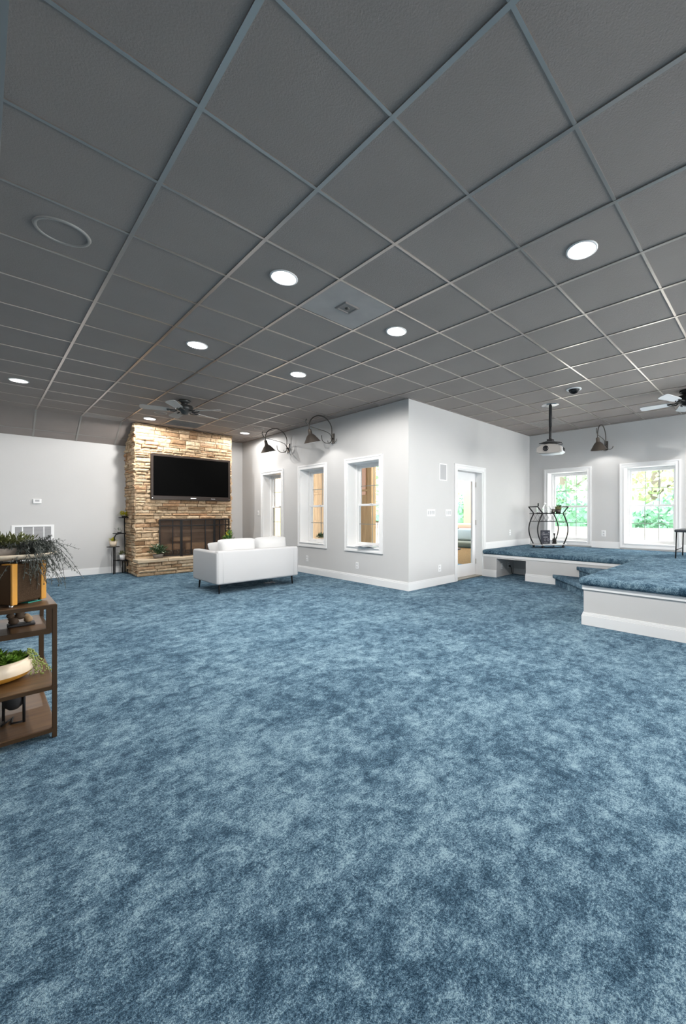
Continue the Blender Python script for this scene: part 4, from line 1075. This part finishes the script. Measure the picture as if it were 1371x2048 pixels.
for k in range(190):
    side = rq.random()
    if side < .75: a = math.atan2(rtv.y, rtv.x) + .30 + rq.gauss(0, .34)
    else: a = rq.uniform(0, 2 * PI)
    st0 = rq.uniform(.09, .145) if side < .75 else rq.uniform(.03, .09)
    p_ = Vector((.03 + st0 * math.cos(a), st0 * math.sin(a), .05)); v = Vector((math.cos(a), math.sin(a), rq.uniform(.3, 1.6))) * rq.uniform(.0036, .0072)
    ns = rq.randint(7, 15) if side < .75 else rq.randint(4, 7); pts = [p_.copy()]
    g_ = rq.uniform(.0008, .0026)
    for q in range(ns):
        v = v + Vector((rq.gauss(0, .0018), rq.gauss(0, .0018), -g_)); v.x *= .97; v.y *= .97; p_ = p_ + v * 1.15; pts.append(p_.copy())
        if p_.z < -.17: break
        for s_ in range(3):
            mb.leaf(p_, (v.normalized() + Vector([rq.uniform(-1, 1) for _ in range(3)])).normalized(), (0, 0, 1), rq.uniform(.012, .024), .0045)
    stems.tube(pts, .0011, 4, cap=False)
mb.build('trailing_leaves', M['leafg'], t); stems.build('wiry_stems', M['leafg'], t)
# figurine on inset shelf
t = thing('figurine', (.17, 3.36, Z2s), 'dark brown rock-like ornament with a navy cap on the upper inset shelf', 'ornament')
MB().bb((-.06, -.04, 0), (.06, .04, .014)).build('figurine_base', M['blackm'], t, bevel=.004)
for (x, z, r, m_) in ((-.032, .036, .026, 'rock'), (.030, .034, .021, 'rocklt'), (-.005, .062, .026, 'rock'), (.02, .052, .016, 'rocklt'), (-.045, .065, .018, 'rock')):
    mb = MB(); mb.lathe([(.0005, -r)] + [(r * math.sin(a) * (1 + .5 * noise.noise(Vector((a * 3, x * 40, 0)))), -r * math.cos(a)) for a in [PI * k / 8 for k in range(1, 8)]] + [(.0005, r)], (x, 0, z), 12); mb.build('rock_piece', M[m_], t)
MB().bb((-.03, -.025, .085), (.045, .025, .115)).build('navy_cap', M['navy'], t, bevel=.005)
# bowl with succulents on middle shelf
bx_, by_ = .055, 3.22
t = thing('succulent_bowl', (bx_, by_, Z3s), 'cream and ochre ceramic bowl of green succulents on the middle shelf', 'plant')
MB().lathe([(.0005, .0), (.09, .001), (.138, .020), (.156, .044)], n=40).build('ochre_base', M['ochre'], t)
MB().lathe([(.156, .044), (.160, .062), (.154, .090), (.142, .116), (.136, .112), (.145, .09), (.15, .07), (.0005, .05)], n=40).build('bowl_wall', M['cream'], t)
MB().lathe([(.0005, .102), (.139, .100)], n=30).build('soil', M['mortar'], t)
rs = random.Random(9)
for (cx_, cy_, r_, zc) in ((-.03, -.07, .075, .108), (.06, -.05, .07, .105), (.0, .05, .085, .115), (.085, .03, .065, .105), (-.09, .02, .08, .11)):
    mb = MB()
    for ringk in range(4):
        for q in range(8):
            a = q * 2 * PI / 8 + ringk * .4; e_ = .15 + ringk * .33
            d = Vector((math.cos(a) * math.cos(e_), math.sin(a) * math.cos(e_), math.sin(e_)))
            mb.leaf((cx_, cy_, zc), d, (0, 0, 1), r_ * (1 - ringk * .12), .04, fold=-.25)
    mb.build('succulent_rosette', M['succ'], t)
for k in range(20):
    mb = MB(); a = R(-8) + rs.gauss(0, .30); rad0 = .135
    for q in range(rs.randint(9, 14)):
        r_ = rad0 + q * .0075 * (.6 + .5 * math.sin(k)); z = max(.145 - max(q - 2, 0) * .015 - .01 * rs.random(), .008)
        c_ = Vector(((r_ + .008 * rs.random()) * math.cos(a), r_ * math.sin(a), z)); s_ = .0050
        mb.lathe([(.0005, -s_), (s_, 0), (.0005, s_)], c_, 6)
    mb.build('pearl_strand', M['pearl'], t)['kind'] = 'stuff'
# dark pot in wire stand on the bottom shelf
t = thing('hanging_pot_stand', (.13, 3.16, .055), 'dark round pot held in a black wire stand on the bottom shelf', 'plant stand')
mb = MB()
for s_ in (-1, 1):
    mb.tube([(s_ * .055 * .7, -s_ * .055 * .72, .0), (s_ * .055 * .7, -s_ * .055 * .72, .19)], .0065, 8)
    mb.tube([(s_ * .055 * .7, -s_ * .055 * .72, .006), (-.03 + s_ * .02, -.03 , .006), (.0, .06, .006)], .005, 6)
mb.build('wire_frame', M['black'], t)
MB().lathe([(.0005, .07), (.02, .074), (.04, .095), (.048, .13), (.042, .17), (.036, .172), (.04, .13), (.0005, .10)], n=24).build('round_pot', M['blackm'], t)

# ------------------------------------------------------------------ outdoors
o = MB().bb((X1 + WT, Y2 + WT - .02, -.12), (9.2, 18, -.02)).build('porch_deck', M['tan']); tag(o, kind='structure')
o = MB().bb((9.2, -14, .1), (40, 30, .22)).bb((X3 + WT, YB - .25, .1), (9.2, Y2, .22)).bb((-14, -16, -.1), (9.2, YB - .26, .0)).bb((2, 18, .1), (9.2, 40, .22)).build('patio_ground', M['patio']); tag(o, kind='structure')
t = thing('board_wall', (6.2, 7.12, -.02), 'tan wooden board wall outside the window wall', 'wall panel')
mb = MB()
for k in range(48): mb.bb((0, k * .17, 0), (.04, k * .17 + .165, 3.2))
mb.bb((.04, 0, 0), (.08, 8.16, 3.2)).bb((-1.37, 7.9, 0), (0, 7.96, 3.2)); mb.build('vertical_boards', M['tan'], t)  # cross panel at the far end added to keep sky light off the boards
MB().bb((-.05, -.05, 0), (.09, .09, 3.4)).build('corner_post', M['tan'], t)
MB().bb((-.015, .20, 1.7), (.005, .36, 3.4)).build('salmon_board', M['salmon'], t)
mb = MB()
for z in (1.02, 1.78): mb.bb((-.02, .1, z), (.0, 4.0, z + .05))
mb.build('cross_rail', M['tan'], t)
t = thing('salmon_wall', (9.0, 4.6, -.02), 'salmon sided outside wall with a small window, seen through the glass door', 'wall panel')
mb = MB().bb((0, 0, 0), (.15, 1.62, 1.25)).bb((0, 0, 1.25), (.15, 1.28, 2.02)).bb((0, 1.58, 1.25), (.15, 1.88, 2.02)).bb((0, 0, 2.02), (.15, 1.88, 3.3)).bb((0, 1.62, 0), (.15, 1.88, 1.25)); mb.build('siding', M['salmon'], t)
mb = MB().bb((-.02, 1.26, 1.22), (.0, 1.60, 1.26)).bb((-.02, 1.26, 2.0), (.0, 1.60, 2.05)).bb((-.02, 1.24, 1.22), (.0, 1.28, 2.05)).bb((-.02, 1.58, 1.22), (.0, 1.62, 2.05)).bb((-.01, 1.27, 1.70), (.0, 1.6, 1.715)); mb.build('small_window_frame', M['trim'], t)
t = thing('wicker_sofa', (8.3, 5.75, -.02), 'wicker porch seat with blue grey cushions, seen through the glass door', 'outdoor seat')
soft(MB().bb((-.4, -.9, 0), (.45, .75, .42)), 'wicker_base', M['wicker'], t, .03)
soft(MB().bb((.25, -.9, .42), (.45, .75, .72)), 'wicker_back', M['wicker'], t, .03)
soft(MB().bb((-.42, -.88, .42), (.25, .73, .56)), 'dark_seat_cushion', M['cushd'], t, .04)
soft(MB().bb((.0, -.85, .56), (.24, .7, .88)), 'back_cushion', M['cushb'], t, .06)
soft(MB().bb((.05, -.8, .86), (.28, .65, 1.0)), 'rolled_blanket', M['salmon'], t, .05)
t = thing('porch_table', (6.95, 5.45, -.02), 'small dark metal porch table just outside the glass door', 'table')
MB().lathe([(.0005, .46), (.30, .46), (.30, .48), (.0005, .48)], n=24).build('table_top', M['black'], t)
for k in range(3): a = k * 2.1; MB().tube([(.2 * math.cos(a), .2 * math.sin(a), .46), (.24 * math.cos(a), .24 * math.sin(a), 0)], .011, 6).build('leg', M['black'], t)
# porch railing
t = thing('porch_railing', (9.15, 7.0, -.02), 'dark porch railing in front of the green trees', 'railing')
mb = MB().bb((0, 0, .95), (.05, 7, 1.0)).bb((0, 0, .1), (.05, 7, .14)); mb.build('rail', M['bronze'], t)
mb = MB()
for k in range(50): mb.bb((.015, k * .14, .14), (.03, k * .14 + .012, .95))
mb.build('balusters', M['bronze'], t)
o = MB().bb((X1 + WT + .01, Y2 + WT + .0, 3.18), (6.7, 15.3, 3.3)).build('porch_ceiling', M['trim']); tag(o, kind='structure')  # unseen roof slab added to shade the board wall
# garden edge
t = MB().bb((19.0, -14, .2), (19.5, 24, .62)).build('kerb_wall', M['kerb'], bevel=.03); tag(t, 'low stone kerb wall at the back of the bright patio', 'garden wall')
def tree(x, y, h, r, m_, label, seed, nleaf=1500, ls=.38, z=.2, name='tree'):
    rr = random.Random(seed); t = thing(name, (x, y, z), label, 'tree', group='trees behind the patio')
    MB().tube([(0, 0, 0), (.1, .05, h * .3), (.0, .1, h * .6), (.1, 0, h * .85)], [.28, .22, .15, .06], 9).build('trunk', M['bark'], t)
    mb = MB()
    for k in range(10):
        a = rr.uniform(0, 6.28); z_ = rr.uniform(.2, .7) * h; mb.tube([(0, 0, z_), (r * .5 * math.cos(a), r * .5 * math.sin(a), z_ + h * .12), (r * .85 * math.cos(a), r * .85 * math.sin(a), z_ + h * .2)], [.07, .05, .02], 5)
    mb.build('branches', M['bark'], t)
    mb = MB()
    for _ in range(nleaf):
        d = Vector((rr.gauss(0, 1), rr.gauss(0, 1), rr.gauss(0, 1))).normalized() * rr.uniform(.35, 1) ** .6
        p_ = Vector((d.x * r, d.y * r, h * .56 + d.z * h * .46))
        mb.leaf(p_, Vector([rr.uniform(-1, 1) for _ in range(3)]), Vector([rr.uniform(-1, 1) for _ in range(3)]), ls * rr.uniform(.6, 1.3), ls * .6, fold=.1)
    mb.build('crown', m_, t)
tree(23, 4.6, 7.5, 3.0, M['fol2'], 'light yellow green tree seen in the upper left of the left stage window', 31)
tree(23.5, 9.6, 8.5, 3.2, M['fol'], 'bright green tree seen in the left stage window', 32)
tree(22.5, .5, 8, 3.0, M['fol'], 'green tree with grey trunk seen in the right stage window', 33)
tree(25, -4.5, 8, 3.2, M['fol2'], 'light green tree furthest right behind the patio', 34)
tree(17.5, 15.5, 8, 3.0, M['fol2'], 'pale green tree seen through the glass door', 35)
tree(13.5, 16.0, 8, 2.8, M['fol'], 'green tree seen through the nearest window of the window wall', 36)
rr = random.Random(77); mb = MB()
for _ in range(9000):
    y = rr.uniform(-12, 24); x = 20.2 + rr.random() * 1.2 + .4 * math.sin(y * 1.3); z = .3 + rr.random() ** .8 * (1.7 + .5 * math.sin(y * .9) + .3 * math.sin(y * 2.3))
    mb.leaf((x, y, z), Vector([rr.uniform(-1, 1) for _ in range(3)]), Vector([rr.uniform(-1, 1) for _ in range(3)]), rr.uniform(.14, .32), .16, fold=.1)
t = mb.build('hedge', M['fol3']); tag(t, 'long leafy green hedge behind the low stone kerb', 'hedge', kind='stuff')
mb = MB()
for k in range(40):
    a0 = -12 + k * .9; pr_ = [(.0005, .0)] + [(.75 * math.sin(a) * (1 + .15 * math.sin(k * 3 + a * 5)), .85 - .85 * math.cos(a)) for a in [PI * q / 8 for q in range(1, 8)]] + [(.0005, 1.7)]
    mb.lathe(pr_, (21.2, a0, .2), 14)
t = mb.build('hedge_core', M['fol3'], bpy.data.objects['hedge'])
